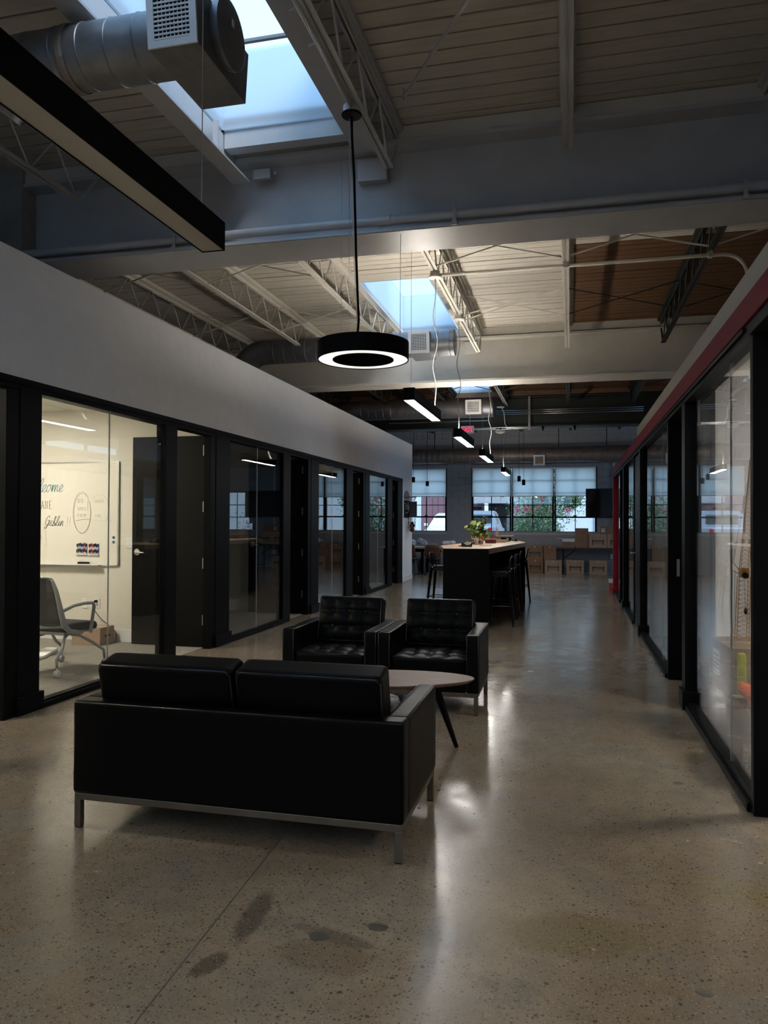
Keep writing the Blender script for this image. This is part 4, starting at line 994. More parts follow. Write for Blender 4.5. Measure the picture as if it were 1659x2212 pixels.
SF = {'A':[[(0,0),(.5,1),(1,0)],[(.2,.4),(.8,.4)]],'B':[[(0,0),(0,1),(.7,.9),(.7,.6),(0,.5),(.85,.35),(.8,.05),(0,0)]],'E':[[(.8,1),(0,1),(0,0),(.8,0)],[(0,.5),(.6,.5)]],'N':[[(0,0),(0,1),(.8,0),(.8,1)]],
      'O':[arc(.45,.5,.45,.5,0,2*PI)],'S':[[(.8,.9),(.4,1),(.05,.8),(.4,.5),(.8,.25),(.4,0),(0,.1)]],'P':[[(0,0),(0,1),(.7,.95),(.7,.55),(0,.5)]],'C':[arc(.5,.5,.5,.5,.8,5.4)],'V':[[(0,1),(.4,0),(.8,1)]],'R':[[(0,0),(0,1),(.7,.95),(.7,.55),(0,.5),(.8,0)]],
      'G':[arc(.5,.5,.5,.5,.9,6.0)+[(1,.45),(.6,.45)]],'D':[[(0,0),(0,1),(.6,.85),(.75,.5),(.6,.1),(0,0)]],'!':[[(0,1),(0,.3)],[(0,.08),(0,0)]],'5':[[(.7,1),(.1,1),(.1,.6),(.6,.6),(.7,.2),(.3,0),(0,.1)]],'8':[arc(.35,.72,.28,.26,0,2*PI),arc(.35,.25,.34,.25,0,2*PI)],
      'M':[[(0,0),(0,1),(.45,.4),(.9,1),(.9,0)]],'T':[[(0,1),(.9,1)],[(.45,1),(.45,0)]],'I':[[(0,0),(0,1)]]}
def printed(s, x, z, h, m, w=.62, r=.0022):
    for ch in s:
        if ch != ' ':
            for st in SF[ch]: stroke([(x+u*h*w, z+v*h) for u, v in st], m, r)
        x += h*(w+.22)
mk_teal = mat('teal_marker_ink', (.03, .22, .30), .6); mk_dark = mat('dark_marker_ink', (.06, .055, .07), .6); mk_faint = mat('faint_marker_ink', (.48, .43, .38), .6); mk_red = mat('faded_orange_marker_ink', (.55, .25, .12), .6); mk_br = mat('faded_brown_marker_ink', (.40, .25, .2), .6)
cursive('Welcome', -6.575, 1.805, .092, mk_teal, r=.0030)
printed('BANE', -6.405, 1.598, .10, mk_dark, .36, .0028)
cursive('Geblin', -6.30, 1.39, .066, mk_dark, .3, r=.0027)
for x in (-5.975, -5.94): stroke([(x+.006, 1.50), (x, 1.42)], mk_br); stroke([(x, 1.405), (x-.002, 1.398)], mk_br)
stroke([(-6.392, 1.43), (-6.388, 1.45)], mk_dark, .004)
for (dx, dz, s_) in ((0, 0, 1), (.008, -.012, .98)): stroke(arc(-5.775+dx, 1.555+dz, .122*s_, .25*s_, .95, 6.9, 30), mk_br, .0020)
printed('NO', -5.83, 1.67, .05, mk_faint, .6); printed('SPCS', -5.83, 1.58, .038, mk_faint, .6); printed('EVER', -5.83, 1.50, .038, mk_faint, .6)
stroke([(-5.86, 1.455), (-5.76, 1.47), (-5.665, 1.478)], mk_br, .003); stroke([(-5.69, 1.75), (-5.695, 1.58)], mk_faint)
printed('GOOD!', -5.60, 1.67, .04, mk_faint, .5, .0016)
printed('TIME', -5.59, 1.50, .03, mk_faint, .5, .0014)
stroke([(-5.63, 1.72), (-5.56, 1.77), (-5.47, 1.76), (-5.42, 1.70), (-5.41, 1.55), (-5.44, 1.46), (-5.55, 1.45), (-5.62, 1.47)], mk_faint, .0014)
printed('58', -6.41, 1.22, .055, mk_red, .6); stroke([(-6.40, 1.33), (-6.29, 1.33), (-6.26, 1.15), (-6.4, 1.15)], mk_faint, .0014)
# magnets and clipped marker sets
tealm = mat('teal_plastic', (.01, .16, .20), .35)
for z in (1.255, 1.20):
    o = MB().lathe([(.001, 0), (.016, 0), (.016, .008), (.012, .012), (.001, .012)], 16, Matrix.Translation((-5.335, YW-.022, z)) @ Matrix.Rotation(PI/2, 4, 'X')).build('magnet', tealm, smooth=True, sharp=.6)
    tagp(o, 'teal round magnet on the right edge of the whiteboard, %s' % ('upper one' if z > 1.23 else 'lower one'), 'magnet', 'teal magnets')
caps1 = [(.10,.01,.01),(.02,.10,.05),(.01,.02,.10),(.01,.02,.12),(.02,.03,.20),(.30,.01,.01),(.02,.02,.02)]
caps2 = [(.20,.01,.02),(.05,.01,.15),(.40,.03,.01),(.35,.05,.02),(.03,.02,.02),(.02,.02,.03),(.01,.02,.10),(.02,.03,.22)]
ORD = ['first', 'second', 'third', 'fourth', 'fifth', 'sixth', 'seventh', 'eighth']
def capname(c):
    r_, g_, b_ = c
    return 'black' if max(c) < .04 else 'orange' if r_ > .3 and g_ > .025 and g_ > b_ else 'red' if r_ > .08 and r_ > 2*max(g_, b_) else 'green' if g_ > max(r_, b_) else 'purple' if r_ > .04 and b_ > .04 else 'blue'
cmat = {}
for (bx0, caps, z0, who, pit) in ((-5.845, caps1, 1.05, 'left', .0215), (-5.672, caps2, 1.045, 'right', .0172)):
    hl = thing('marker_holder', (bx0+.06, YW-.03, z0-.01), 'small white clip holding the %s set of markers on the whiteboard' % who, 'holder')
    MB().box(bx0, bx0+len(caps)*pit+.004, YW-.044, YW-.022, z0-.008, z0+.004).build('clip_shelf', white_metal, hl, world=True)
    for k, c in enumerate(caps):
        if c not in cmat: cmat[c] = mat('marker_colour_%d' % len(cmat), c, .35)
        dz = .006*((k*7) % 3)
        T = Matrix.Translation((bx0+.011+k*pit, YW-.033, z0+.004+dz)) @ Matrix.Rotation(.05 if who == 'left' else 0, 4, 'Y') @ Matrix.Scale(1.12, 4)
        m_ = thing('marker', (bx0+.011+k*pit, YW-.033, z0+.004), '%s marker from the left, %s cap, standing in the %s marker clip' % (ORD[k], capname(c), who), 'marker', 'markers in the clips on the whiteboard')
        MB().lathe([(.0058, 0), (.0060, .002), (.0060, .075)], 10, T).build('barrel', white_metal, m_, world=True, smooth=True, sharp=.6)
        MB().lathe([(.0061, .012), (.0063, .012), (.0063, .045), (.0061, .045)], 10, T, cap=False).build('label_band', cmat[c], m_, world=True)
        MB().lathe([(.0066, .075), (.0066, .104), (.0055, .108), (.001, .109)], 10, T).build('cap', cmat[c], m_, world=True, smooth=True, sharp=.6)
o = MB().rbox((-5.72, YW-.056, .942), (.15, .035, .030), .006, 3).build('eraser', black_matte, smooth=True); tagp(o, 'black felt eraser on the pen tray of the whiteboard', 'eraser')
def plate(x, z, w, h, lab, kind):
    r = thing(kind, (x, YW-.004, z-h/2), lab, 'switch' if 'switch' in kind else 'outlet')
    MB().rbox((x, YW-.004, z), (w, .008, h), .003, 2, rn=2).build('cover_plate', white_metal, r, world=True)
    return r
r = plate(-5.135, 1.19, .085, .125, 'white light switch plate beside the open black door', 'light_switch'); MB().box(-5.152, -5.118, YW-.012, YW-.008, 1.155, 1.225).build('rocker', white_metal, r, world=True)
r = plate(-5.735, .455, .08, .12, 'white data outlet with two dark sockets, left of the power outlet', 'data_outlet')
for x in (-5.75, -5.72): MB().box(x-.008, x+.008, YW-.010, YW-.0075, .43, .45).build('socket', ink, r, world=True)
r = plate(-5.565, .455, .08, .12, 'white power outlet with a black plug in it', 'power_outlet')
MB().rbox((-5.565, YW-.010, .435), (.034, .006, .028), .002, 2, rn=2).build('socket', white_metal, r, world=True)
r = thing('appliance_cable', (-5.57, YW-.03, .48), 'black cord and plug running from the outlet down to the cardboard box', 'cable')
MB().rbox((-5.568, YW-.025, .482), (.032, .034, .028), .006, 3).build('plug', black_matte, r, world=True, smooth=True)
MB().path([(-5.575, YW-.04, .47), (-5.585, YW-.05, .42), (-5.55, YW-.05, .35), (-5.48, YW-.04, .27), (-5.40, YW-.03, .21), (-5.335, YW-.03, .17), (-5.29, YW-.03, .12), (-5.275, YW-.04, .06), (-5.27, YW-.05, .03), (-5.265, YW-.06, .012)], .004, 6).build('cord', black_matte, r, world=True, smooth=True)
def carton(x0, x1, y0, y1, z0, z1, lab, m=cardboard, group=None, rot=0, tape=True, open_=False):
    cx_, cy_ = (x0+x1)/2, (y0+y1)/2; r = thing('cardboard_box', (cx_, cy_, z0), lab, 'box', group, rot)
    w, d, h = (x1-x0)/2, (y1-y0)/2, z1-z0; t = .006
    if not open_:
        MB().box(-w, w, -d, d, 0, h-.004).build('carton', m, r, bevel=.003)
        MB().box(-w, w, -d, -.002, h-.004, h).build('top_flap', m, r); MB().box(-w, w, .002, d, h-.004, h).build('top_flap', m, r)
        if tape: MB().box(-w, w, -.024, .024, h, h+.0006).box(-.024, .024, -d-.0006, -d, h-.06, h) .build('packing_tape', tape_m, r)
    else:
        b = MB(); b.box(-w, w, -d, -d+t, 0, h); b.box(-w, w, d-t, d, 0, h); b.box(-w, -w+t, -d+t, d-t, 0, h); b.box(w-t, w, -d+t, d-t, 0, h); b.box(-w+t, w-t, -d+t, d-t, 0, t)
        b.build('carton', m, r)
    return r
r = carton(-5.66, -5.285, 7.77, 8.05, .006, .21, 'low brown cardboard box on the carpet below the outlets', rot=0)
MB().box(.1865, .188, -.05, .06, .09, .115).build('printed_line', ink, r)

# task chair (mesh back, four legs on castors)
silver = mat('silver_grey_plastic', (.36, .37, .38), .4); seatf = mat('charcoal_seat_fabric', (.028, .028, .032), .9, var=.2, vscale=80)
meshm = bpy.data.materials.new('grey_mesh_back'); meshm.use_nodes = True
_n = meshm.node_tree; _p = _n.nodes['Principled BSDF']; _p.inputs['Base Color'].default_value = (.07, .07, .075, 1); _p.inputs['Roughness'].default_value = .8
_p.inputs['Alpha'].default_value = .82
tchair = thing('task_chair', (-4.83, 6.42, .006), 'silver-grey mesh-back rolling chair inside the lit room, seen from behind', 'chair', None, 0.0)
def chair_build(r):
    T0 = Matrix.Rotation(-.10, 4, 'Z')
    def P(pts): return [tuple(T0 @ Vector(p)) for p in pts]
    # back frame (leans back over -Y), seat towards +Y
    for s in (-1, 1):
        MB().path(P([(s*.20, -.30, .90), (s*.235, -.285, .80), (s*.262, -.25, .60), (s*.262, -.21, .47), (s*.25, -.12, .40), (s*.245, .05, .37)]), [.014, .020, .026, .028, .024, .018], 10).build('back_upright', silver, r, smooth=True)
        A = MB(); A.path(P([(s*.262, -.24, .60), (s*.29, -.12, .645), (s*.295, .02, .655), (s*.295, .13, .65), (s*.292, .16, .62), (s*.285, .12, .36)]), [.018, .016, .016, .016, .017, .016], 10); A.build('armrest', silver, r, smooth=True)
    MB().path(P([(-.20, -.30, .90), (-.12, -.315, .915), (.12, -.315, .915), (.20, -.30, .90)]), .013, 10).build('top_rail', silver, r, smooth=True)
    MB().path(P([(-.25, -.20, .455), (0, -.235, .45), (.25, -.20, .455)]), [.016, .024, .016], 10).build('lumbar_rail', silver, r, smooth=True)
    m = MB(); n = 10; rows = 8; b = 0
    for j in range(rows+1):
        v = j/rows; z = .455+.455*v; y = -.205-.105*v; w = .25-.055*v*v
        for i in range(n+1):
            u = i/n*2-1; p = T0 @ Vector((u*w, y-.045*(1-u*u), z)); m.v.append(tuple(p))
    for j in range(rows):
        for i in range(n): m.f.append((j*(n+1)+i, j*(n+1)+i+1, (j+1)*(n+1)+i+1, (j+1)*(n+1)+i))
    o = m.build('mesh_back', meshm, r, smooth=True); sm = o.modifiers.new('thick', 'SOLIDIFY'); sm.thickness = .004
    MB().rbox((0, .06, .43), (.48, .46, .085), .038, 8, T=T0, fn=lambda q, p: Vector((q.x, q.y, q.z-.02*(q.y/.23)**2 if q.y > 0 else q.z))).build('seat', seatf, r, smooth=True)
    MB().rbox((0, .04, .375), (.40, .36, .035), .012, 3, T=T0).build('seat_pan', silver, r, smooth=True)
    for sx in (-1, 1):
        for sy in (-1, 1):
            L = MB(); ex, ey = sx*.27, (.34 if sy > 0 else -.30)
            L.path(P([(sx*.10, -sy*.04, .365), (sx*.17, sy*.10, .33), (sx*.235, sy*.22 if sy > 0 else -.20, .245), (ex-.01*sx, ey, .16), (ex, ey, .085)]), [.015, .015, .015, .014, .012], 10); L.build('leg', silver, r, smooth=True)
            c = MB(); Q = T0 @ Vector((ex, ey, 0)); Tr = Matrix.Translation((Q.x, Q.y, .034)) @ Matrix.Rotation(PI/2, 4, 'Y')
            c.lathe([(.001, -.022), (.026, -.022), (.033, -.017), (.033, -.004), (.020, -.003), (.020, .003), (.033, .004), (.033, .017), (.026, .022), (.001, .022)], 20, Tr)
            c.path([(Q.x, Q.y, .04), (Q.x, Q.y, .09)], .010, 8); c.build('castor', white_metal if sy < 0 else silver, r, smooth=True, sharp=.5)
chair_build(tchair)
# flip-top table folded upright behind the chair
ft = thing('folding_table', (-5.75, 7.1, .006), 'flip-top table folded upright, half hidden behind the rolling chair', 'table')
MB().rbox((-5.95, 7.05, .60), (.9, .028, .44), .006, 2, rn=2).build('tabletop', white_metal, ft, world=True)
MB().box(-5.50, -5.46, 6.99, 7.03, .40, .86).build('hinge_bracket', silver, ft, world=True, bevel=.004)
MB().box(-5.62, -5.56, 7.00, 7.10, .05, .58).build('column', silver, ft, world=True, bevel=.004)
MB().prism([(-5.66, 7.34), (-5.60, 7.36), (-5.52, 7.34), (-5.33, 6.86), (-5.37, 6.78), (-5.46, 6.80), (-5.62, 7.05)], .010, .045).build('foot', white_metal, ft, world=True, bevel=.006)
# ================================================================== TALL ISLAND TABLE AND STOOLS
ZI = 1.095
isl = thing('island_table', (-1.36, 12.8, 0), 'tall black island table with a thick butcher-block top', 'table')
hexa = [(-1.705, 10.37), (-1.083, 10.445), (-.773, 14.03), (-1.01, 15.25), (-1.63, 15.18), (-1.94, 11.60)]
def inset(poly, d):
    cx_ = sum(p[0] for p in poly)/len(poly); cy_ = sum(p[1] for p in poly)/len(poly); return [(cx_+(x-cx_)*(1-d), cy_+(y-cy_)*(1-d*.25)) for x, y in poly]
MB().prism([(p[0], p[1]+(.03 if i < 2 else 0)) for i, p in enumerate(hexa)], ZI-.075, ZI).build('tabletop', wood_top, isl, world=True, bevel=.003)
MB().prism([(-1.705, 10.365), (-1.083, 10.44), (-1.085, 10.475), (-1.708, 10.40)], 0, ZI-.004).build('end_panel', black_matte, isl, world=True, bevel=.002)
MB().prism([(-1.706, 10.41), (-1.62, 10.42), (-1.55, 10.9), (-1.66, 10.9)], 0, ZI-.076).build('side_panel', black_matte, isl, world=True)
MB().prism([(-1.45, 11.6), (-1.36, 11.6), (-1.32, 13.9), (-1.45, 13.9)], 0, ZI-.076).build('centre_core', black_matte, isl, world=True)
MB().prism([(-1.60, 14.03), (-1.42, 14.03), (-1.40, 15.05), (-1.58, 15.05)], 0, ZI-.076).build('rear_core', black_matte, isl, world=True, bevel=.002)
MB().prism([(-1.70, 13.90), (-.79, 13.92), (-.80, 14.02), (-1.69, 14.0)], 0, ZI-.076).build('end_block', black_matte, isl, world=True, bevel=.002)
def stool_build():
    r = thing('bar_stool', (0, 0, 0), '', 'stool', 'black metal bar stools at the island table')
    MB().rbox((0, 0, .755), (.31, .31, .022), .010, 4).build('seat', black_gloss, r, smooth=True)
    MB().box(-.14, .14, -.145, -.135, .69, .745).box(-.14, .14, .135, .145, .69, .745).box(-.145, -.135, -.135, .135, .69, .745).box(.135, .145, -.135, .135, .69, .745).build('seat_apron', black_gloss, r)
    for sx in (-1, 1):
        for sy in (-1, 1):
            MB().path([(sx*.132, sy*.132, .745), (sx*.165, sy*.165, .40), (sx*.205, sy*.205, 0)], [.026, .021, .013], 6).build('leg', black_gloss, r)
            MB().path([(sx*.203, sy*.203, .0), (sx*.206, sy*.206, .02)], .016, 8).build('foot_cap', black_gloss, r)
    for z, k in ((.30, .176), (.30, .176)):
        pass
    for (a, b) in (((-1,-1),(1,-1)), ((1,-1),(1,1)), ((1,1),(-1,1)), ((-1,1),(-1,-1))):
        MB().path([(a[0]*.178, a[1]*.178, .28), (b[0]*.178, b[1]*.178, .28)], .008, 6).build('footrest_bar', black_gloss, r)
    # low back on the +X side: hoop and centre slat
    MB().path([(.12, -.13, .76), (.155, -.145, .88), (.165, -.14, .945), (.175, -.10, .965), (.18, 0, .972), (.175, .10, .965), (.165, .14, .945), (.155, .145, .88), (.12, .13, .76)], .0105, 8).build('back_hoop', black_gloss, r, smooth=True)
    MB().box(-.045, .045, -.003, .003, 0, .20, Matrix.Translation((.142, 0, .77)) @ Matrix.Rotation(.17, 4, 'Y') @ Matrix.Rotation(PI/2, 4, 'Z')).build('back_slat', black_gloss, r)
    for s in (-1, 1): MB().sphere((.115, s*.152, .745), .010, 8, 6).build('bolt', steel, r, smooth=True)
    return r
black_gloss = mat('black_gloss_metal', (.003, .003, .0035), .25, .0, spec=.45)
st0 = stool_build()
for i, (x, y, rz_, lab) in enumerate([(-.985, 10.92, .04, 'black metal bar stool nearest the armchairs on the right of the island table'), (-.975, 11.80, -.03, 'second black metal bar stool along the right of the island table'), (-.975, 12.85, .02, 'third black metal bar stool along the right of the island table'),
                                  (-.93, 14.36, .05, 'farthest black metal bar stool, peeking out past the end block of the island table'), (-1.99, 11.98, PI-.08, 'black metal bar stool on the left of the island table, beside the brown chairs')]):
    s = st0 if i == 0 else copy_tree(st0)
    s.location = (x, y, 0); s.rotation_euler = (0, 0, rz_); s['label'] = lab

# things on the island
pot_m = bpy.data.materials.new('white_pot_black_print'); pot_m.use_nodes = True
_n = pot_m.node_tree; _p = _n.nodes['Principled BSDF']; _t = _n.nodes.new('ShaderNodeTexCoord'); _v = _n.nodes.new('ShaderNodeTexNoise'); _v.inputs['Scale'].default_value = 34; _v.inputs['Detail'].default_value = 1
_r = _n.nodes.new('ShaderNodeValToRGB'); _r.color_ramp.interpolation = 'CONSTANT'; _r.color_ramp.elements[0].color = (.02, .02, .02, 1); _r.color_ramp.elements[1].position = .46; _r.color_ramp.elements[1].color = (.62, .56, .48, 1)
_n.links.new(_t.outputs['Object'], _v.inputs['Vector']); _n.links.new(_v.outputs['Fac'], _r.inputs['Fac']); _n.links.new(_r.outputs['Color'], _p.inputs['Base Color']); _p.inputs['Roughness'].default_value = .35
leaf_m = mat('pothos_leaf', (.13, .20, .035), .4, col2=(.34, .40, .10), vscale=9)
px, py = -1.48, 12.46
pl = thing('potted_plant', (px, py, ZI), 'leafy green plant in a white pot with black blotches on the island table', 'plant')
pot = MB().lathe([(.001, 0), (.080, 0), (.094, .015), (.104, .13), (.098, .135), (.094, .125), (.085, .115), (.001, .115)], 28).build('pot', pot_m, pl, smooth=True, sharp=.7)
MB().lathe([(.001, .116), (.092, .118)], 20, cap=False).build('soil', mat('dark_soil', (.02, .015, .01), .95, bump=.5), pl)
lm_ = MB()
for j in range(5):
    v = j/4; w = .5*math.sin(PI*min(1, v*.82+.10))**.8*(1 if v < 1 else 0.02)
    for i in (-1, 0, 1): lm_.v.append((i*w, v*1.3, .10*abs(i)*w*2 - .35*v*v*.6))
for j in range(4):
    for i in range(2): a = j*3+i; lm_.f.append((a, a+1, a+4, a+3))
leafme = lm_.mesh('leaf', leaf_m)
for p in leafme.polygons: p.use_smooth = True
rnd = random.Random(11); tips = []
stemm = mat('green_stem', (.12, .17, .05), .5)
for k in range(24):
    a = rnd.uniform(0, 2*PI); h = rnd.uniform(.03, .34); rr_ = rnd.uniform(.04, .20)*(1 if h < .28 else .5)
    base = Vector((.03*math.cos(a), .03*math.sin(a), .115)); top = Vector((rr_*math.cos(a), rr_*math.sin(a), .115+h)); mid = (base+top)/2 + Vector((0, 0, .05))
    MB().path([base, mid, top], .0028, 5).build('stem', stemm, pl); tips.append((base, mid, top, a))
nl = 0
for (b_, m_, t_, a) in tips:
    for q in range(7):
        u = .35+.65*q/6; p = b_*(1-u)**2 + m_*2*u*(1-u) + t_*u*u
        aa = a + rnd.uniform(-2.2, 2.2); s = rnd.uniform(.050, .085)
        inst('leaf', leafme, pl, p, (rnd.uniform(-.9, .25), rnd.uniform(-.4, .4), aa-PI/2), (s, s, s)); nl += 1
for k in range(4):
    MB().sphere((.09+.006*k, -.075, .135-.012*k), .017, 8, 6, (1, .8, .7)).build('orange_flower' if k < 2 else 'flower_petal', mat('orange_petal', (.65, .08, .02), .5) if k == 0 else bpy.data.materials['orange_petal'], pl, smooth=True)
# tape dispenser
td = thing('tape_dispenser', (-1.47, 11.08, ZI), 'black desk tape dispenser near the front edge of the island table', 'dispenser')
prof = [(-.075, 0), (.075, 0), (.080, .055), (.068, .062), (.045, .034), (.0, .026), (-.04, .050), (-.065, .062), (-.080, .050)]
T = Matrix.Translation((0, .028, 0)) @ Matrix.Rotation(PI/2, 4, 'X')
MB().prism(prof, 0, .056, T).build('body', black_gloss, td, bevel=.004)
MB().lathe([(.012, -.010), (.030, -.010), (.030, .010), (.012, .010)], 20, Matrix.Translation((.01, 0, .052)) @ Matrix.Rotation(PI/2, 4, 'X')).build('tape_roll', mat('clear_tape_roll', (.55, .50, .42), .2), td, smooth=True, sharp=.6)
paperm = mat('white_paper', (.62, .60, .58), .7); pinkp = mat('pinkish_print_paper', (.50, .26, .20), .7)
o = MB().prism([(-1.62, 11.35), (-1.36, 11.42), (-1.34, 11.66), (-1.58, 11.62)], ZI, ZI+.003).build('paper_sheet', paperm); tagp(o, 'white paper sheet lying behind the tape dispenser', 'paper')
o = MB().prism([(-1.33, 11.45), (-1.17, 11.62), (-1.20, 12.02), (-1.35, 11.9)], ZI, ZI+.004).build('magazine', pinkp); tagp(o, 'pink and white printed sheet right of the white paper', 'paper')
o = MB().path([(-1.62, 11.28, ZI+.008), (-1.56, 11.30, ZI+.008)], .007, 8).build('pen', ink); tagp(o, 'tiny black pen cap left of the tape dispenser', 'pen')
darkred = mat('dark_red_game_box', (.13, .02, .018), .5)
r = thing('game_box', (-1.345, 13.25, ZI), 'dark red wooden box with a pale lid behind the potted plant', 'box')
T = Matrix.Translation((-1.345, 13.25, ZI)) @ Matrix.Rotation(.35, 4, 'Z')
MB().box(-.085, .085, -.05, .05, 0, .065, T).build('box_body', darkred, r, world=True, bevel=.002); MB().box(-.09, .085, -.055, .055, .065, .078, T).build('lid', wood_top, r, world=True)
r = thing('wooden_tray', (-1.235, 13.75, ZI), 'shallow pale wooden tray right of the dark red box', 'tray')
T = Matrix.Translation((-1.235, 13.8, ZI)) @ Matrix.Rotation(.2, 4, 'Z'); m = MB(); m.box(-.085, .085, -.09, .09, 0, .012, T); m.box(-.09, .09, -.10, -.09, 0, .055, T).box(-.09, .09, .09, .10, 0, .055, T).box(-.10, -.09, -.10, .10, 0, .055, T).box(.09, .10, -.10, .10, 0, .055, T)
m.build('tray_body', wood_top, r, world=True)
r = thing('wooden_gadget', (-1.20, 14.75, ZI), 'pale wooden beam model on a black base with an upright post', 'model')
MB().rbox((-1.20, 14.75, ZI+.04), (.19, .12, .075), .01, 2).build('black_base', black_matte, r, world=True)
MB().box(-1.38, -1.06, 14.72, 14.78, ZI+.085, ZI+.115).build('wooden_beam', wood_top, r, world=True, bevel=.002)
MB().box(-1.395, -1.345, 14.70, 14.80, ZI+.10, ZI+.18).build('wooden_block', wood_top, r, world=True)
for x in (-1.385, -1.362): MB().path([(x, 14.75, ZI+.18), (x+.002, 14.75, ZI+.245)], .006, 6).build('wooden_peg', wood_top, r, world=True)
MB().path([(-1.385, 14.75, ZI+.24), (-1.375, 14.75, ZI+.37), (-1.38, 14.75, ZI+.39)], .004, 6).build('upright_post', white_metal, r, world=True)
MB().box(-1.075, -1.05, 14.70, 14.80, ZI+.09, ZI+.135).build('end_stop', wood_top, r, world=True)
r = thing('toy_figure', (-1.44, 14.6, ZI), 'small red and green figure beside the wooden beam model', 'figure')
rdm = mat('bright_red_plastic', (.45, .015, .02), .4); gm = mat('green_plastic', (.02, .14, .04), .5)
MB().sphere((-1.44, 14.6, ZI+.03), .03, 10, 6, (1.2, 1, .8)).build('green_base', gm, r, world=True, smooth=True)
MB().path([(-1.45, 14.6, ZI+.05), (-1.45, 14.6, ZI+.11), (-1.425, 14.6, ZI+.15)], [.012, .014, .008], 8).sphere((-1.42, 14.6, ZI+.17), .014, 8, 6).build('red_body', rdm, r, world=True, smooth=True)
o = MB().lathe([(.001, 0), (.024, 0), (.026, .07), (.022, .07), (.020, .005)], 18, Matrix.Translation((-1.13, 14.25, ZI)), cap=False).build('glass_cup', mat('pale_blue_glass', (.35, .45, .5), .1), smooth=True); tagp(o, 'small pale blue cup in front of the black model base', 'cup')
o = MB().sphere((-1.03, 14.62, ZI+.025), .045, 12, 6, (1.2, .8, .55)).build('stapler_lump', black_gloss, smooth=True); o.name = 'stapler'; tagp(o, 'small rounded black stapler at the right end of the wooden beam model', 'stapler')
o = MB().rbox((-1.04, 14.25, ZI+.008), (.13, .05, .016), .006, 2).build('white_remote', white_metal, smooth=True); o.name = 'remote_control'; tagp(o, 'small white slab lying at the right edge of the island table', 'remote')
o = MB().path([(-.95, 14.45, ZI+.004), (-.99, 14.5, ZI+.004), (-1.02, 14.6, ZI+.004)], .004, 6).build('pen', ink); tagp(o, 'dark pen lying at the far right corner of the island table', 'pen')

# ================================================================== DINING CORNER
dt = thing('dining_table', (-4.1, 20.9, 0), 'wooden dining table with dark legs beyond the white wall end', 'table')
MB().box(-5.2, -2.75, 20.95, 22.0, .715, .755).build('tabletop', wood_top, dt, world=True, bevel=.003)
for x in (-5.1, -4.05, -2.9):
    for y in (21.05, 21.85): MB().box(x-.035, x+.035, y-.035, y+.035, 0, .715).build('leg', black_matte, dt, world=True)
MB().box(-5.1, -2.9, 21.03, 21.06, .62, .715).build('apron', black_matte, dt, world=True)
brownl = mat('brown_saddle_leather', (.085, .030, .012), .5, var=.12, vscale=6)
def bucket(x, y, rz_, lab):
    r = thing('dining_chair', (x, y, 0), lab, 'chair', 'brown bucket chairs at the dining table', rz_)
    m = MB(); n = 10; rows = [(.0, .20, .48, .40), (.03, .17, .455, .38)]
    prof = [(.22, .455, .17), (.10, .445, .20), (-.05, .44, .215), (-.16, .455, .22), (-.205, .52, .225), (-.225, .62, .225), (-.245, .74, .215), (-.255, .835, .19)]
    for (y_, z_, w_) in prof:
        for i in range(n+1):
            u = i/n*2-1; m.v.append((u*w_, y_+.06*u*u*(1 if z_ > .46 else 0), z_+(.07*u*u if z_ < .5 else .0)))
    for j in range(len(prof)-1):
        for i in range(n): a = j*(n+1)+i; m.f.append((a, a+1, a+n+2, a+n+1))
    o = m.build('seat_shell', brownl, r, smooth=True); q = o.modifiers.new('thick', 'SOLIDIFY'); q.thickness = .022; q.offset = -1
    for s in (-1, 1):
        MB().path([(s*.15, .17, .43), (s*.21, .20, .02), (s*.21, .20, .008), (s*.21, -.20, .008), (s*.21, -.20, .02), (s*.16, -.14, .43)], .009, 8).build('leg_loop', black_matte, r, smooth=True)
    for yy in (-.13, .15): MB().path([(-.16, yy, .40), (.16, yy, .40)], .008, 6).build('cross_bar', black_matte, r)
    return r
bucket(-3.70, 20.78, .08, 'brown bucket chair at the dining table, half behind the left bar stool')
bucket(-4.37, 20.85, -.10, 'brown bucket chair at the dining table, half behind the white wall end')
bagm = mat('shiny_white_plastic_bag', (.60, .63, .68), .25, var=.3, vscale=14, bump=.8, bscale=25, bdist=.02)
printm = mat('blue_printed_bag', (.10, .13, .22), .4, col2=(.66, .68, .72), vscale=22)
def bag(x, y, sx, sy, sz, m, lab, lean=0, seed=0):
    T = Matrix.Translation((x, y, .80+sz/2)) @ Matrix.Rotation(lean, 4, 'Y')
    o = MB().rbox((0, 0, 0), (sx, sy, sz), min(sx, sy, sz)*.45, 8, T=T, fn=lambda q, p: q*(1+.22*noise.noise(Vector(q)*9+Vector((seed, 0, 0))))).build('plastic_bag', m, smooth=True); tagp(o, lab, 'bag', 'bags on the dining table'); return o
bag(-4.48, 21.45, .34, .25, .16, bagm, 'crumpled shiny white bag on the dining table by the white wall end', .15, 3)
bag(-4.13, 21.5, .30, .22, .17, printm, 'blue printed white bag leaning on the dining table', .45, 7)
bag(-3.37, 21.5, .36, .24, .13, bagm, 'white plastic bag at the right end of the dining table, beside the island', -.1, 13)
r = thing('takeaway_container', (-3.78, 21.35, .755), 'clear takeaway container between the bags on the dining table', 'container')
MB().box(-3.86, -3.71, 21.3, 21.42, .755, .79).build('tub', mat('clear_plastic_tub', (.40, .38, .34), .15), r, world=True, bevel=.006); MB().box(-3.87, -3.70, 21.29, 21.43, .79, .80).box(-3.85, -3.72, 21.42, 21.428, .80, .86).build('lid', bpy.data.materials['clear_plastic_tub'], r, world=True)
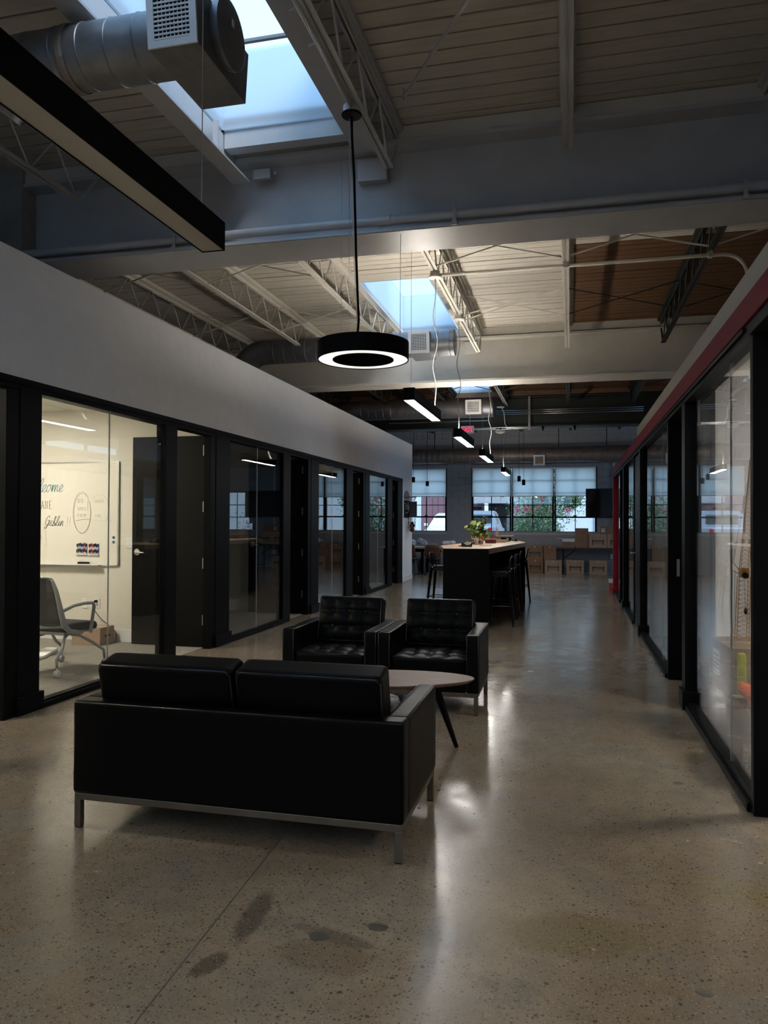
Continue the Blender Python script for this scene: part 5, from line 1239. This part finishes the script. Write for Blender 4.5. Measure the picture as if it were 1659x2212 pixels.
# cartons on the floor behind the dining table
palebox = mat('pale_grey_carton', (.30, .28, .26), .8, var=.05)
bread = text_mesh('BREAD', .15, .001, bold=.006); bread.materials.append(ink)
for x, lab in ((-4.72, 'pale carton lettered on its side under the dining table, at the white wall end'), (-4.03, 'pale carton lettered on its side under the dining table, between the brown chair legs')):
    r = carton(x-.30, x+.30, 22.3, 22.75, 0, .42, lab, palebox, 'pale cartons under the dining table')
    inst('lettering', bread, r, (.02, -.2285, .28), (PI/2, 0, 0), (.8, 1.1, 1))
    MB().box(-.15, .05, -.227, -.2255, .13, .137).box(-.15, .08, -.227, -.2255, .10, .107).build('printed_line', ink, r)

# ================================================================== FRAGILE BOXES, FOLDING TABLE, SCREEN
frag = text_mesh('FRAGILE', .064, .0008, bold=.0032); frag.materials.append(ink)
tsu = text_mesh('THIS SIDE UP', .033, .0008, bold=.0012); tsu.materials.append(ink)
up = text_mesh('UP', .026, .0008, bold=.001); up.materials.append(ink)
arrow = MB().prism([(-.014, 0), (.014, 0), (.014, .105), (.030, .105), (0, .16), (-.030, .105), (-.014, .105)], 0, .001, Matrix.Rotation(PI/2, 4, 'X')).mesh('arrow', ink)
def fragile(x0, x1, y0, y1, z0, z1, lab, m=cardboard, rot=0.0):
    r = carton(x0, x1, y0, y1, z0, z1, lab, m, 'cardboard boxes marked fragile', rot)
    d = -(y1-y0)/2 - .0012; h = (z1-z0)
    inst('lettering', frag, r, (0, d, h*.50), (PI/2, 0, 0)); inst('lettering', tsu, r, (.0, d, h*.35), (PI/2, 0, 0))
    for s in (-1, 1):
        inst('printed_arrow', arrow, r, (s*.14, d+.001, h*.22)); inst('lettering', up, r, (s*.14, d, h*.76), (PI/2, 0, 0))
    return r
fragile(-1.22, -.765, 22.42, 22.84, 0, .385, 'dark brown fragile box on the floor at the far left, bottom of its stack', cardboard_dark, .02)
fragile(-1.225, -.77, 22.42, 22.84, .387, .785, 'dark brown fragile box stacked on the lowest one, by the island table end', cardboard_dark, -.01)
carton(-.765+.01, -.39, 22.45, 22.84, .387, .785, 'plain brown box on top, right of the upper dark fragile box', cardboard_dark)
carton(-.742, -.42, 22.62, 22.86, 0, .386, 'plain brown box on the floor in shadow, behind the second fragile box', cardboard_dark)
fragile(-.715, -.238, 22.20, 22.58, 0, .385, 'brown fragile box on the floor, leftmost of the three lighter ones', cardboard, .02)
fragile(-.110, .378, 22.20, 22.60, 0, .400, 'brown fragile box on the floor, middle one of the three lighter ones', cardboard, .015)
fragile(.525, 1.005, 22.12, 22.52, 0, .400, 'brown fragile box on the floor nearest the red post', cardboard, -.01)
tb = thing('folding_table', (.5, 22.4, 0), 'long dark folding table carrying cardboard boxes below the far window', 'table')
MB().box(-.365, 1.95, 22.10, 22.84, .715, .755).build('tabletop', mat('charcoal_table_plastic', (.03, .028, .028), .5), tb, world=True, bevel=.006)
for x, s in ((-.20, 1), (1.5, -1)):
    for y in (22.2, 22.72): MB().path([(x, y, 0), (x, y, .715)], .014, 8).build('leg', black_matte, tb, world=True)
    MB().path([(x, 22.2, .10), (x, 22.72, .10)], .012, 8).build('leg_bar', black_matte, tb, world=True)
    MB().path([(x, 22.46, .42), (x+s*.38, 22.46, .71)], .010, 8).build('brace', black_matte, tb, world=True)
whitein = mat('white_box_inside', (.60, .60, .62), .7)
r = carton(-.215, .115, 22.15, 22.5, .755, .95, 'low brown box with open white lid at the left end of the folding table', cardboard_dark, None, 0, False, True)
MB().box(-.165, .165, -.21, -.175, .165, .255, Matrix.Rotation(.0, 4, 'X')).build('lid_flap', whitein, r)
MB().box(-.355, -.165, -.17, .17, .205, .211, Matrix.Translation((0, 0, .02)) @ Matrix.Rotation(.12, 4, 'Y')).build('lid_wing', whitein, r)
MB().lathe([(.001, 0), (.012, 0), (.001, .001)], 10, Matrix.Translation((.02, -.176, .10)) @ Matrix.Rotation(PI/2, 4, 'X')).build('hand_hole', ink, r)
carton(.150, .495, 22.15, 22.5, .755, 1.305, 'tall plain brown box standing on the folding table', cardboard_dark, None, 0, False)
fragile(.512, .995, 22.12, 22.5, .755, 1.145, 'brown fragile box on the folding table, right of the tall plain box')
fragile(1.005, 1.49, 22.12, 22.5, .755, 1.145, 'brown fragile box at the right end of the folding table, half behind the red post')
r = carton(.80, 1.30, 22.14, 22.5, 1.147, 1.365, 'brown box with a small white label, lying on top of two fragile boxes', cardboard_dark, None, .03, False)
MB().box(-.21, -.12, -.1825, -.181, .05, .16).build('white_label', paperm, r); MB().box(-.18, -.15, -.1835, -.1825, .11, .145).box(-.19, -.14, -.1835, -.1825, .07, .08).build('label_print', mat('purple_print', (.08, .02, .10), .5), r)
tv = thing('wall_screen', (1.1, 22.1, 1.60), 'large black wall screen in front of the rightmost shade', 'screen')
MB().box(.42, 1.87, 22.05, 22.085, 1.60, 2.42).build('bezel', black_matte, tv, world=True, bevel=.003)
MB().box(.43, 1.86, 22.047, 22.05, 1.615, 2.41).build('display_glass', mat('black_display_glass', (.004, .004, .005), .06, spec=.6), tv, world=True)
MB().path([(1.3, 22.085, 2.0), (1.3, 22.5, 2.0), (1.3, 22.88, 2.0)], .03, 8).box(1.1, 1.5, 22.085, 22.11, 1.8, 2.2).build('wall_arm', black_matte, tv, world=True)
r = thing('wall_conduit', (1.2, 22.85, 0), 'white conduit running down the far wall beside the screen', 'conduit')
MB().path([(1.21, 22.86, 3.2), (1.21, 22.86, .55)], .016, 8).build('conduit', white_metal, r, world=True); MB().box(1.12, 1.28, 22.82, 22.885, .42, .56).build('outlet_box', white_metal, r, world=True)
# cartons leaning by the red post, on the far side
for k, (z0, z1, m_, lab) in enumerate([(0, .12, rdm, 'small red box at the foot of the red end post, bottom of its pile'), (.121, .19, cardboard_dark, 'small brown box in the pile by the red end post'), (.191, .26, paperm, 'small pale box topping the pile by the red end post')]):
    o = MB().box(.80-.004*k, 1.0, 16.72, 16.95, z0, z1).build('small_box', m_, bevel=.002); tagp(o, lab, 'box', 'small boxes behind the red end post')

# ================================================================== WALL BASKETBALL TOY
wg = thing('basketball_wall_toy', (-3.95, 18.6, 1.2), 'black wall basketball toy with hoop, grey slotted panel and nets on the white wall end', 'toy')
X0 = XL
hoopm = mat('orange_hoop', (.30, .06, .03), .4); netm = mat('white_net_cord', (.50, .52, .55), .7); slat = mat('slate_grey_panel', (.13, .15, .17), .5)
MB().box(X0, X0+.02, 18.30, 18.86, 1.565, 2.00).build('backboard', black_matte, wg, world=True)
MB().prism([(-.28, 0), (.28, 0), (.28, .10), (.20, .17), (.08, .21), (-.08, .21), (-.20, .17), (-.28, .10)], 0, .02, Matrix.Translation((X0, 18.58, 2.03)) @ Matrix(((0,0,1,0),(1,0,0,0),(0,1,0,0),(0,0,0,1)))).build('arched_header', slat, wg, world=True)
for i in range(3): MB().path([(X0+.024, 18.32, 1.93-.07*i), (X0+.024, 18.50, 1.90-.05*i), (X0+.024, 18.68, 1.86-.02*i-.02*i), (X0+.024, 18.78, 1.80)], .006, 5).build('printed_seam', white_metal, wg, world=True)
MB().path([(X0+.024, 18.66, 1.97), (X0+.024, 18.76, 1.87), (X0+.024, 18.77, 1.76), (X0+.024, 18.62, 1.69), (X0+.024, 18.34, 1.68)], .006, 5).build('printed_seam', white_metal, wg, world=True)
MB().box(X0, X0+.21, 18.87, 18.885, 1.575, 1.985).build('slotted_panel', slat, wg, world=True)
for i in range(4):
    for j in range(5): MB().box(X0+.022+i*.047, X0+.038+i*.047, 18.864, 18.87, 1.61+j*.073, 1.655+j*.073).build('panel_slot', ink, wg, world=True)
MB().path([(X0+.13+.11*math.cos(t), 18.62+.16*math.sin(t), 2.085) for t in [2*PI*k/20 for k in range(20)]], .008, 6, closed=True).build('hoop_ring', hoopm, wg, world=True)
nn = MB()
for k in range(14):
    t0 = 2*PI*k/14; t1 = t0+.45
    for tt in (t1, t0-.45): nn.path([(X0+.13+.11*math.cos(t0), 18.62+.16*math.sin(t0), 2.08), (X0+.13+.07*math.cos(tt), 18.62+.10*math.sin(tt), 1.99)], .003, 4)
o = nn.build('hoop_net', netm, wg, world=True); o['kind'] = 'stuff'
nn = MB(); cN = Vector((X0+.11, 18.72, 1.38))
for k in range(12):
    t = 2*PI*k/12
    nn.path([(cN.x+.10*math.cos(t), cN.y+.20*math.sin(t), 1.56), (cN.x+.085*math.cos(t+.3), cN.y+.15*math.sin(t+.3), 1.44), (cN.x+.09*math.cos(t), cN.y+.15*math.sin(t), 1.33), (cN.x+.05*math.cos(t+.2), cN.y+.08*math.sin(t+.2), 1.24), (cN.x, cN.y, 1.21)], .005, 4)
o = nn.build('ball_net', black_matte, wg, world=True); o['kind'] = 'stuff'
orange = mat('orange_ball', (.45, .075, .015), .5)
for k, (dx, dy, dz) in enumerate([(0, -.08, .02), (.03, .06, .03), (.0, 0, -.07), (-.02, .12, -.03), (.04, -.07, -.05), (.01, -.01, .09)]):
    o = MB().sphere((cN.x+dx, cN.y+dy, cN.z-.04+dz), .043, 12, 8).build('toy_ball', orange if k in (0, 2, 4) else mat('dark_toy_ball_%d' % k, (.05, .02, .02), .5), smooth=True)
    tagp(o, '%s toy ball in the hanging net of the wall basketball toy, %s' % ('orange' if k in (0, 2, 4) else 'dark', ['upper left', 'upper right', 'lowest', 'far right', 'lower left', 'topmost'][k]), 'ball', 'toy balls in the net')
sp = MB()
for y in (18.45, 18.62): sp.box(X0, X0+.006, y-.035, y+.035, 1.02, 1.13)
for y, w_ in ((18.45, 'left'), (18.62, 'right')):
    o = MB().box(X0, X0+.006, y-.035, y+.035, 1.02, 1.13).build('wall_plate', white_metal); o.name = 'light_switch'; tagp(o, 'small white switch plate under the hanging ball net, %s one' % w_, 'switch')

# ================================================================== NEAR RIGHT ROOM
yel = mat('yellow_crane_paint', (.42, .20, .02), .5)
cr_ = thing('model_crane', (1.14, 5.62, .64), 'tall yellow lattice model crane on the boxes behind the right glass', 'model')
def lattice(p0, p1, w0, w1, n, nm):
    p0, p1 = Vector(p0), Vector(p1); d = (p1-p0).normalized(); u = Vector((1,0,0)) - d*d.x; u.normalize(); v = d.cross(u); m = MB()
    def c(k, i): t = k/n; w = w0+(w1-w0)*t; s = ((-1,-1),(1,-1),(1,1),(-1,1))[i % 4]; return p0+(p1-p0)*t + u*s[0]*w + v*s[1]*w
    for i in range(4): m.path([c(0, i), c(n, i)], .0032, 4)
    o1 = m.build(nm, yel, cr_, world=True); m = MB()
    for k in range(n):
        for i in range(4): m.path([c(k, i), c(k+1, i+1)], .0016, 3); m.path([c(k, i), c(k, i+1)], .0014, 3)
    o = m.build(nm+'_lacing', yel, cr_, world=True); o['kind'] = 'stuff'
lattice((1.135, 5.62, .66), (1.150, 5.62, 1.09), .038, .034, 14, 'mast')
lattice((1.150, 5.60, 1.15), (1.205, 5.62, 1.90), .026, .012, 26, 'boom')
MB().box(1.12, 1.18, 5.59, 5.65, 1.085, 1.15).build('machine_house', yel, cr_, world=True, bevel=.003)
MB().sphere((1.15, 5.575, 1.10), .022, 10, 6).build('winch_drum', black_matte, cr_, world=True)
MB().path([(1.13, 5.6, 1.10), (1.07, 5.6, 1.135)], .004, 4).build('strut', yel, cr_, world=True); MB().path([(1.13, 5.6, 1.12), (1.075, 5.6, 1.19)], .004, 4).build('strut', yel, cr_, world=True)
for a, b in (((1.075, 5.6, 1.19), (1.165, 5.61, 1.72)), ((1.08, 5.6, 1.19), (1.18, 5.61, 1.75)), ((1.065, 5.6, 1.13), (1.075, 5.6, .70)), ((1.09, 5.6, 1.13), (1.08, 5.6, .70)), ((1.14, 5.57, 1.08), (1.15, 5.57, .88))): MB().path([a, b], .0014, 4).build('hoist_cable', ink, cr_, world=True)
MB().sphere((1.15, 5.57, .86), .014, 8, 6, (.8, .8, 1.6)).build('hook_block', black_matte, cr_, world=True)
labelw = paperm
def room_box(x0, x1, y0, y1, z0, z1, lab, m, lbl=None, rot=0):
    r = carton(x0, x1, y0, y1, z0, z1, lab, m, 'boxes behind the near right glass', rot)
    if lbl:
        w, d = (x1-x0)/2, (y1-y0)/2; a, b, c, e = lbl
        MB().box(-w-.0015, -w, a, b, c, e).build('shipping_label', labelw, r)
        l = MB()
        for k in range(5): l.box(-w-.0025, -w-.0015, a+.01, b-.01-.012*(k % 3), c+.01+k*(e-c-.02)/5, c+.016+k*(e-c-.02)/5)
        l.build('label_print', ink, r)
    return r
room_box(.98, 1.50, 5.34, 5.95, 0, .30, 'bottom cardboard box behind the right glass, under the crane', cardboard, (-.10, .02, .10, .24))
room_box(1.0, 1.5, 5.36, 5.92, .302, .638, 'upper cardboard box carrying the crane, with a shipping label', cardboard, (.02, .20, .10, .27), .05)
room_box(.985, 1.45, 4.55, 5.15, 0, .38, 'cardboard box on the floor nearer than the crane, holding an orange cloth', cardboard, (-.12, -.02, .05, .16))
clo = mat('bright_orange_cloth', (.80, .13, .03), .7, bump=.5, bscale=20)
o = MB().rbox((1.13, 4.86, .435), (.27, .46, .06), .03, 8, fn=lambda q, p: q+Vector((0, 0, .03*noise.noise(Vector(q)*14)))).build('orange_cloth', clo, smooth=True); tagp(o, 'bright orange cloth lying on the nearest cardboard box behind the right glass', 'cloth')
o = MB().rbox((1.06, 5.25, .10), (.05, .05, .33), .012, 3).build('tape_bundle', mat('neon_yellow_vinyl', (.50, .60, .02), .5), smooth=True); o.name = 'safety_vest'; o.location.z = .0; o.scale = (1, 1, 1.9); tagp(o, 'neon yellow bundle standing between the cardboard boxes behind the right glass', 'vest')
# ================================================================== OUTSIDE, SEEN THROUGH THE WINDOWS
asph = mat('grey_asphalt', (.14, .14, .145), .85, var=.15, vscale=10)
g = MB().box(-40, 40, YF+.35, 80, -.2, -.08).build('ground', asph); tag_struct(g, 'asphalt yard outside the far windows')
palew = mat('pale_blue_grey_render', (.62, .68, .72), .7, var=.04, vscale=1)
b = thing('building', (3.5, 34, -.08), 'pale rendered building outside the right window', 'building')
MB().box(-.72, 9, 34, 42, -.08, 4.2).build('wall', palew, b, world=True)
for x in (1.05, 1.28, 1.75): MB().path([(x, 33.94, -.08), (x, 33.94, 4.2)], .05, 10).build('downpipe', white_metal, b, world=True)
MB().box(1.5, 1.62, 33.97, 34.0, 1.9, 3.2).build('window_strip', mat('blue_glazing', (.12, .25, .45), .2), b, world=True)
b = thing('parking_garage', (-4.6, 36, -.08), 'dark parking garage with a concrete lintel outside the middle windows', 'building')
conc = mat('weathered_concrete', (.33, .34, .36), .8, var=.15, vscale=3)
MB().box(-4.6, -.82, 35, 35.5, 2.35, 3.8).build('lintel', conc, b, world=True); MB().box(-4.6, -.82, 44, 44.3, -.08, 3.2).build('back_wall', mat('dark_garage_wall', (.07, .075, .085), .8), b, world=True)
MB().box(-4.6, -.82, 35.5, 44, 2.9, 3.2).build('ceiling_slab', bpy.data.materials['dark_garage_wall'], b, world=True); MB().box(-.88, -.82, 35.5, 43.9, -.08, 2.9).build('side_wall', conc, b, world=True)
MB().box(-2.6, -1.9, 35, 35.5, -.08, 2.35).build('pier', conc, b, world=True)
for x in (-4.3, -3.3, -2.9):
    r = thing('garage_lamp', (x, 38, 2.8), 'round lamp glowing under the garage ceiling, %s' % {-4.3: 'leftmost', -3.3: 'middle', -2.9: 'rightmost'}[x], 'lamp', 'lamps in the parking garage')
    MB().lathe([(.001, 0), (.12, .01), (.12, .05), (.001, .06)], 14, Matrix.Translation((x, 38, 2.83))).build('lens', emit('garage_lamp_lens', (1, .95, .85), 4) if x == -4.3 else bpy.data.materials['garage_lamp_lens'], r, world=True)
b = thing('shed_wall', (-6, 37, -.08), 'dull red corrugated shed seen through the left window', 'building')
redw = mat('dull_red_siding', (.20, .10, .12), .7, var=.08)
m = MB(); x = -11
while x < -4.7: m.box(x, x+.28, 41.95, 42, -.08, 4.5); m.box(x+.28, x+.32, 41.98, 42, -.08, 4.5); x += .32
o = m.build('siding', redw, b, world=True); o['kind'] = 'stuff'
r = thing('white_pillar', (-6.8, 33, -.08), 'white pillar with a small sign outside the left window', 'pillar')
MB().box(-6.95, -6.50, 33, 33.5, -.08, 5).build('shaft', palew, r, world=True)
l2 = text_mesh('L2', .2, .001, bold=.008); l2.materials.append(ink); inst('lettering', l2, r, (.02, -.004, 1.98+.08), (PI/2, 0, 0))
MB().box(-7.2, -6.62, 32.7, 33, -.08, 1.15).build('utility_cabinet', conc, r, world=True)

def wheel(parent, x, y, rad=.38, w=.24, off=(0,0,0)):
    T = Matrix.Translation((x, y, rad-.08)) @ Matrix.Rotation(PI/2, 4, 'Y')
    t = MB().lathe([(rad*.62, -w/2), (rad*.95, -w/2), (rad, -w*.35), (rad, w*.35), (rad*.95, w/2), (rad*.62, w/2)], 24, T).build('tyre', mat('tyre_rubber', (.02, .02, .02), .8) if 'tyre_rubber' not in bpy.data.materials else bpy.data.materials['tyre_rubber'], parent, world=True, smooth=True, sharp=.6)
    MB().lathe([(.001, -w/2-.004), (rad*.6, -w/2-.002), (rad*.6, w/2+.002), (.001, w/2+.004)], 18, T).build('rim', steel, t, world=True, smooth=True, sharp=.5)
carglass = mat('dark_car_glass', (.03, .045, .05), .06, spec=.8)
whitecar = mat('white_car_paint', (.74, .77, .78), .25, coat=.6); silvercar = mat('silver_blue_car_paint', (.40, .47, .56), .3, .3, coat=.6)
headl = mat('headlamp_glass', (.45, .48, .5), .1); taill = mat('red_tail_lamp', (.55, .01, .03), .2)
def loft(parent, nm, secs, m_, sub=False):
    """secs: list of (y, [(x,z)...]) rings with equal counts"""
    q = MB(); n = len(secs[0][1])
    for y, ring in secs: q.v += [(x, y, z) for x, z in ring]
    for i in range(len(secs)-1):
        for k in range(n): k2 = (k+1) % n; q.f.append((i*n+k, i*n+k2, (i+1)*n+k2, (i+1)*n+k))
    q.f.append(tuple(reversed(range(n)))); q.f.append(tuple((len(secs)-1)*n+k for k in range(n)))
    return q.build(nm, m_, parent, world=True, smooth=True, sharp=.5)
def ring(cx_, w, z0, z1, r_=.10, top=1.0):
    return [(cx_-w, z0+r_), (cx_-w+r_*.4, z0), (cx_+w-r_*.4, z0), (cx_+w, z0+r_), (cx_+w, z1-r_*2), (cx_+w*top, z1-r_*.5), (cx_+w*top-r_, z1), (cx_-w*top+r_, z1), (cx_-w*top, z1-r_*.5), (cx_-w, z1-r_*2)]
# white SUV, front towards us
s = thing('white_suv', (-4.95, 29.8, -.08), 'white SUV parked facing the left window', 'car'); c = -4.90
loft(s, 'body', [(27.6, ring(c, .78, .28, .85)), (27.7, ring(c, .88, .22, 1.0)), (28.5, ring(c, .93, .20, 1.10)), (28.75, ring(c, .94, .20, 1.14)), (32.0, ring(c, .94, .22, 1.12)), (32.2, ring(c, .86, .3, 1.05))], whitecar)
loft(s, 'cabin', [(28.7, ring(c, .86, 1.05, 1.16, .04)), (29.4, ring(c, .74, 1.05, 1.66, .08, .92)), (29.8, ring(c, .73, 1.05, 1.74, .08, .92)), (31.5, ring(c, .72, 1.05, 1.70, .08, .92)), (32.0, ring(c, .76, 1.05, 1.25, .06))], whitecar)
q = MB(); q.quad([(c-.76, 28.78, 1.17), (c+.76, 28.78, 1.17), (c+.64, 29.34, 1.60), (c-.64, 29.34, 1.60)]); o = q.build('windscreen', carglass, s, world=True); mm = o.modifiers.new('t', 'SOLIDIFY'); mm.thickness = .02; mm.offset = 1
for sg in (-1, 1): 
    MB().rbox((c+sg*.68, 27.66, .86), (.34, .10, .13), .04, 3).build('headlamp', headl, s, world=True, smooth=True)
    MB().rbox((c+sg*1.02, 28.95, 1.22), (.16, .10, .12), .03, 3).build('wing_mirror', whitecar, s, world=True, smooth=True)
    for y in (28.4, 31.3): wheel(s, c+sg*.84, y)
MB().box(c-.5, c+.5, 27.56, 27.62, .66, .86).build('grille', black_matte, s, world=True, bevel=.01); MB().box(c-.26, c+.26, 27.54, 27.57, .42, .54).build('number_plate', white_metal, s, world=True)
s.location = (-5.68+.05, 36.6, -.08); s.scale = (1.1, 1.1, 1.1)
# silver pickup, tail towards us
s = pk = thing('silver_pickup', (-3.7, 30.5, -.08), 'silver-blue pickup truck parked tail-on outside the second window', 'car'); c = -3.72
MB().rbox((c, 29.2, .82), (1.86, 2.5, .98), .07, 4).build('cargo_bed', silvercar, s, world=True, smooth=True)
MB().rbox((c, 27.92, .98), (1.50, .06, .62), .02, 3).build('tailgate', silvercar, s, world=True, smooth=True)
loft(s, 'cab', [(30.4, ring(c, .93, .35, 1.32)), (30.45, ring(c, .80, .35, 1.93, .10, .9)), (31.9, ring(c, .80, .35, 1.95, .10, .9)), (32.6, ring(c, .92, .35, 1.32)), (34, ring(c, .9, .35, 1.22))], silvercar)
MB().rbox((c, 30.40, 1.60), (1.28, .06, .36), .05, 4).build('rear_window', carglass, s, world=True, smooth=True)
MB().box(c+.805, c+.815, 30.7, 31.8, 1.42, 1.80).build('side_window', carglass, s, world=True)
for sg in (-1, 1):
    MB().rbox((c+sg*.87, 27.95, 1.05), (.14, .10, .46), .02, 3).build('tail_lamp', taill, s, world=True, smooth=True)
    for y in (28.9, 33): wheel(s, c+sg*.84, y, .42)
MB().rbox((c, 27.85, .52), (1.8, .14, .18), .04, 3).build('rear_bumper', steel, s, world=True, smooth=True)
MB().box(c-.45, c+.15, 31.0, 31.5, 1.98, 2.12).build('roof_rack', black_matte, s, world=True, bevel=.03)
pk.scale = (.9, 1, 1); pk.location.x = -3.62
# flowering tree
bark = mat('pale_smooth_bark', (.30, .25, .21), .8); lf = mat('small_green_leaves', (.05, .13, .055), .6, col2=(.16, .30, .13), vscale=6); fl_ = mat('pink_blossom', (.75, .08, .20), .6)
tr_ = thing('flowering_tree', (-1.05, 27.6, -.08), 'green crape myrtle with pink blossoms outside the middle window', 'tree')
rnd = random.Random(5)
for k in range(5):
    a = 2*PI*k/5; MB().path([(-1.05+.06*math.cos(a), 27.6+.06*math.sin(a), -.08), (-1.05+.25*math.cos(a), 27.6+.2*math.sin(a), .9), (-1.05+.55*math.cos(a+.3), 27.6+.4*math.sin(a), 1.9), (-1.05+.8*math.cos(a+.2), 27.6+.6*math.sin(a), 3.2)], [.045, .035, .025, .012], 7).build('trunk', bark, tr_, world=True, smooth=True)
def cloud(n, gen, s0, s1, m_, nm, par, seed):
    rnd = random.Random(seed); q = MB()
    for _ in range(n):
        p = gen(rnd); s = rnd.uniform(s0, s1); a = Vector((rnd.uniform(-1,1), rnd.uniform(-1,1), rnd.uniform(-1,1))).normalized(); b_ = a.orthogonal().normalized(); c_ = a.cross(b_)
        q.quad([p-b_*s, p+c_*s*.5, p+b_*s, p-c_*s*.5])
    o = q.build(nm, m_, par, world=True); o['kind'] = 'stuff'; return o
def crown(rnd):
    t = rnd.random(); cs = [(-1.45, 27.6, 1.9, .75), (-.85, 27.5, 1.55, .62), (-.35, 27.6, 2.1, .60), (-1.2, 27.7, 2.7, .9), (-.2, 27.5, 2.9, .7), (-1.6, 27.6, 1.25, .45), (-.72, 27.5, 1.1, .42), (.1, 27.6, 2.25, .3)]
    c_ = cs[int(t*len(cs))]; d = Vector((rnd.gauss(0, .5), rnd.gauss(0, .5), rnd.gauss(0, .45))); return Vector(c_[:3])+d*c_[3]
cloud(9000, crown, .025, .055, lf, 'foliage', tr_, 1)
def bloom(rnd):
    k = rnd.randrange(16); r2 = random.Random(k*7+1); c_ = Vector((r2.uniform(-1.9, .0), 27.1+r2.uniform(-.1, .4), r2.uniform(1.85, 2.9))); return c_+Vector((rnd.gauss(0, .05), rnd.gauss(0, .05), rnd.gauss(0, .05)))
cloud(900, bloom, .02, .04, fl_, 'blossom', tr_, 2)
bu = thing('hedge', (-1.4, 29, -.08), 'low green hedge behind the flowering tree', 'hedge')
cloud(2500, lambda r: Vector((r.uniform(-2.3, -.5), 28.8+r.gauss(0, .2), r.uniform(-.08, 1.0)+.1*math.sin(r.random()*6))), .04, .08, lf, 'foliage', bu, 3)
MB().box(-2.2, -.6, 28.75, 28.85, -.08, .8).build('stems', bark, bu, world=True)
fe = thing('slatted_fence', (-1.5, 31, -.08), 'blue-grey slatted fence behind the hedge', 'fence')
fm = mat('blue_grey_fence_paint', (.10, .12, .15), .7)
for k in range(13): MB().box(-2.5+k*.14, -2.38+k*.14, 31, 31.03, -.08, 1.75).build('slat', fm, fe, world=True)
for z in (.3, 1.4): MB().box(-2.5, -.68, 31.03, 31.07, z, z+.08).build('rail', fm, fe, world=True)
# second flowering shrub, seen only as a reflection in the left glass
sh = thing('flowering_shrub', (2.7, 27.2, -.08), 'green shrub with bright pink blossoms outside the low windows at the right', 'shrub')
MB().path([(2.7, 27.2, -.08), (2.65, 27.2, .8), (2.6, 27.1, 1.5)], [.05, .035, .02], 7).build('trunk', bark, sh, world=True)
cloud(3500, lambda r: Vector((2.7+r.gauss(0, .6), 27.2+r.gauss(0, .25), 1.5+r.gauss(0, .38))), .03, .06, lf, 'foliage', sh, 8)
cloud(900, lambda r: Vector((2.9+r.gauss(0, .35), 26.8+r.gauss(0, .1), 1.22+r.gauss(0, .09))), .03, .05, fl_, 'blossom', sh, 9)
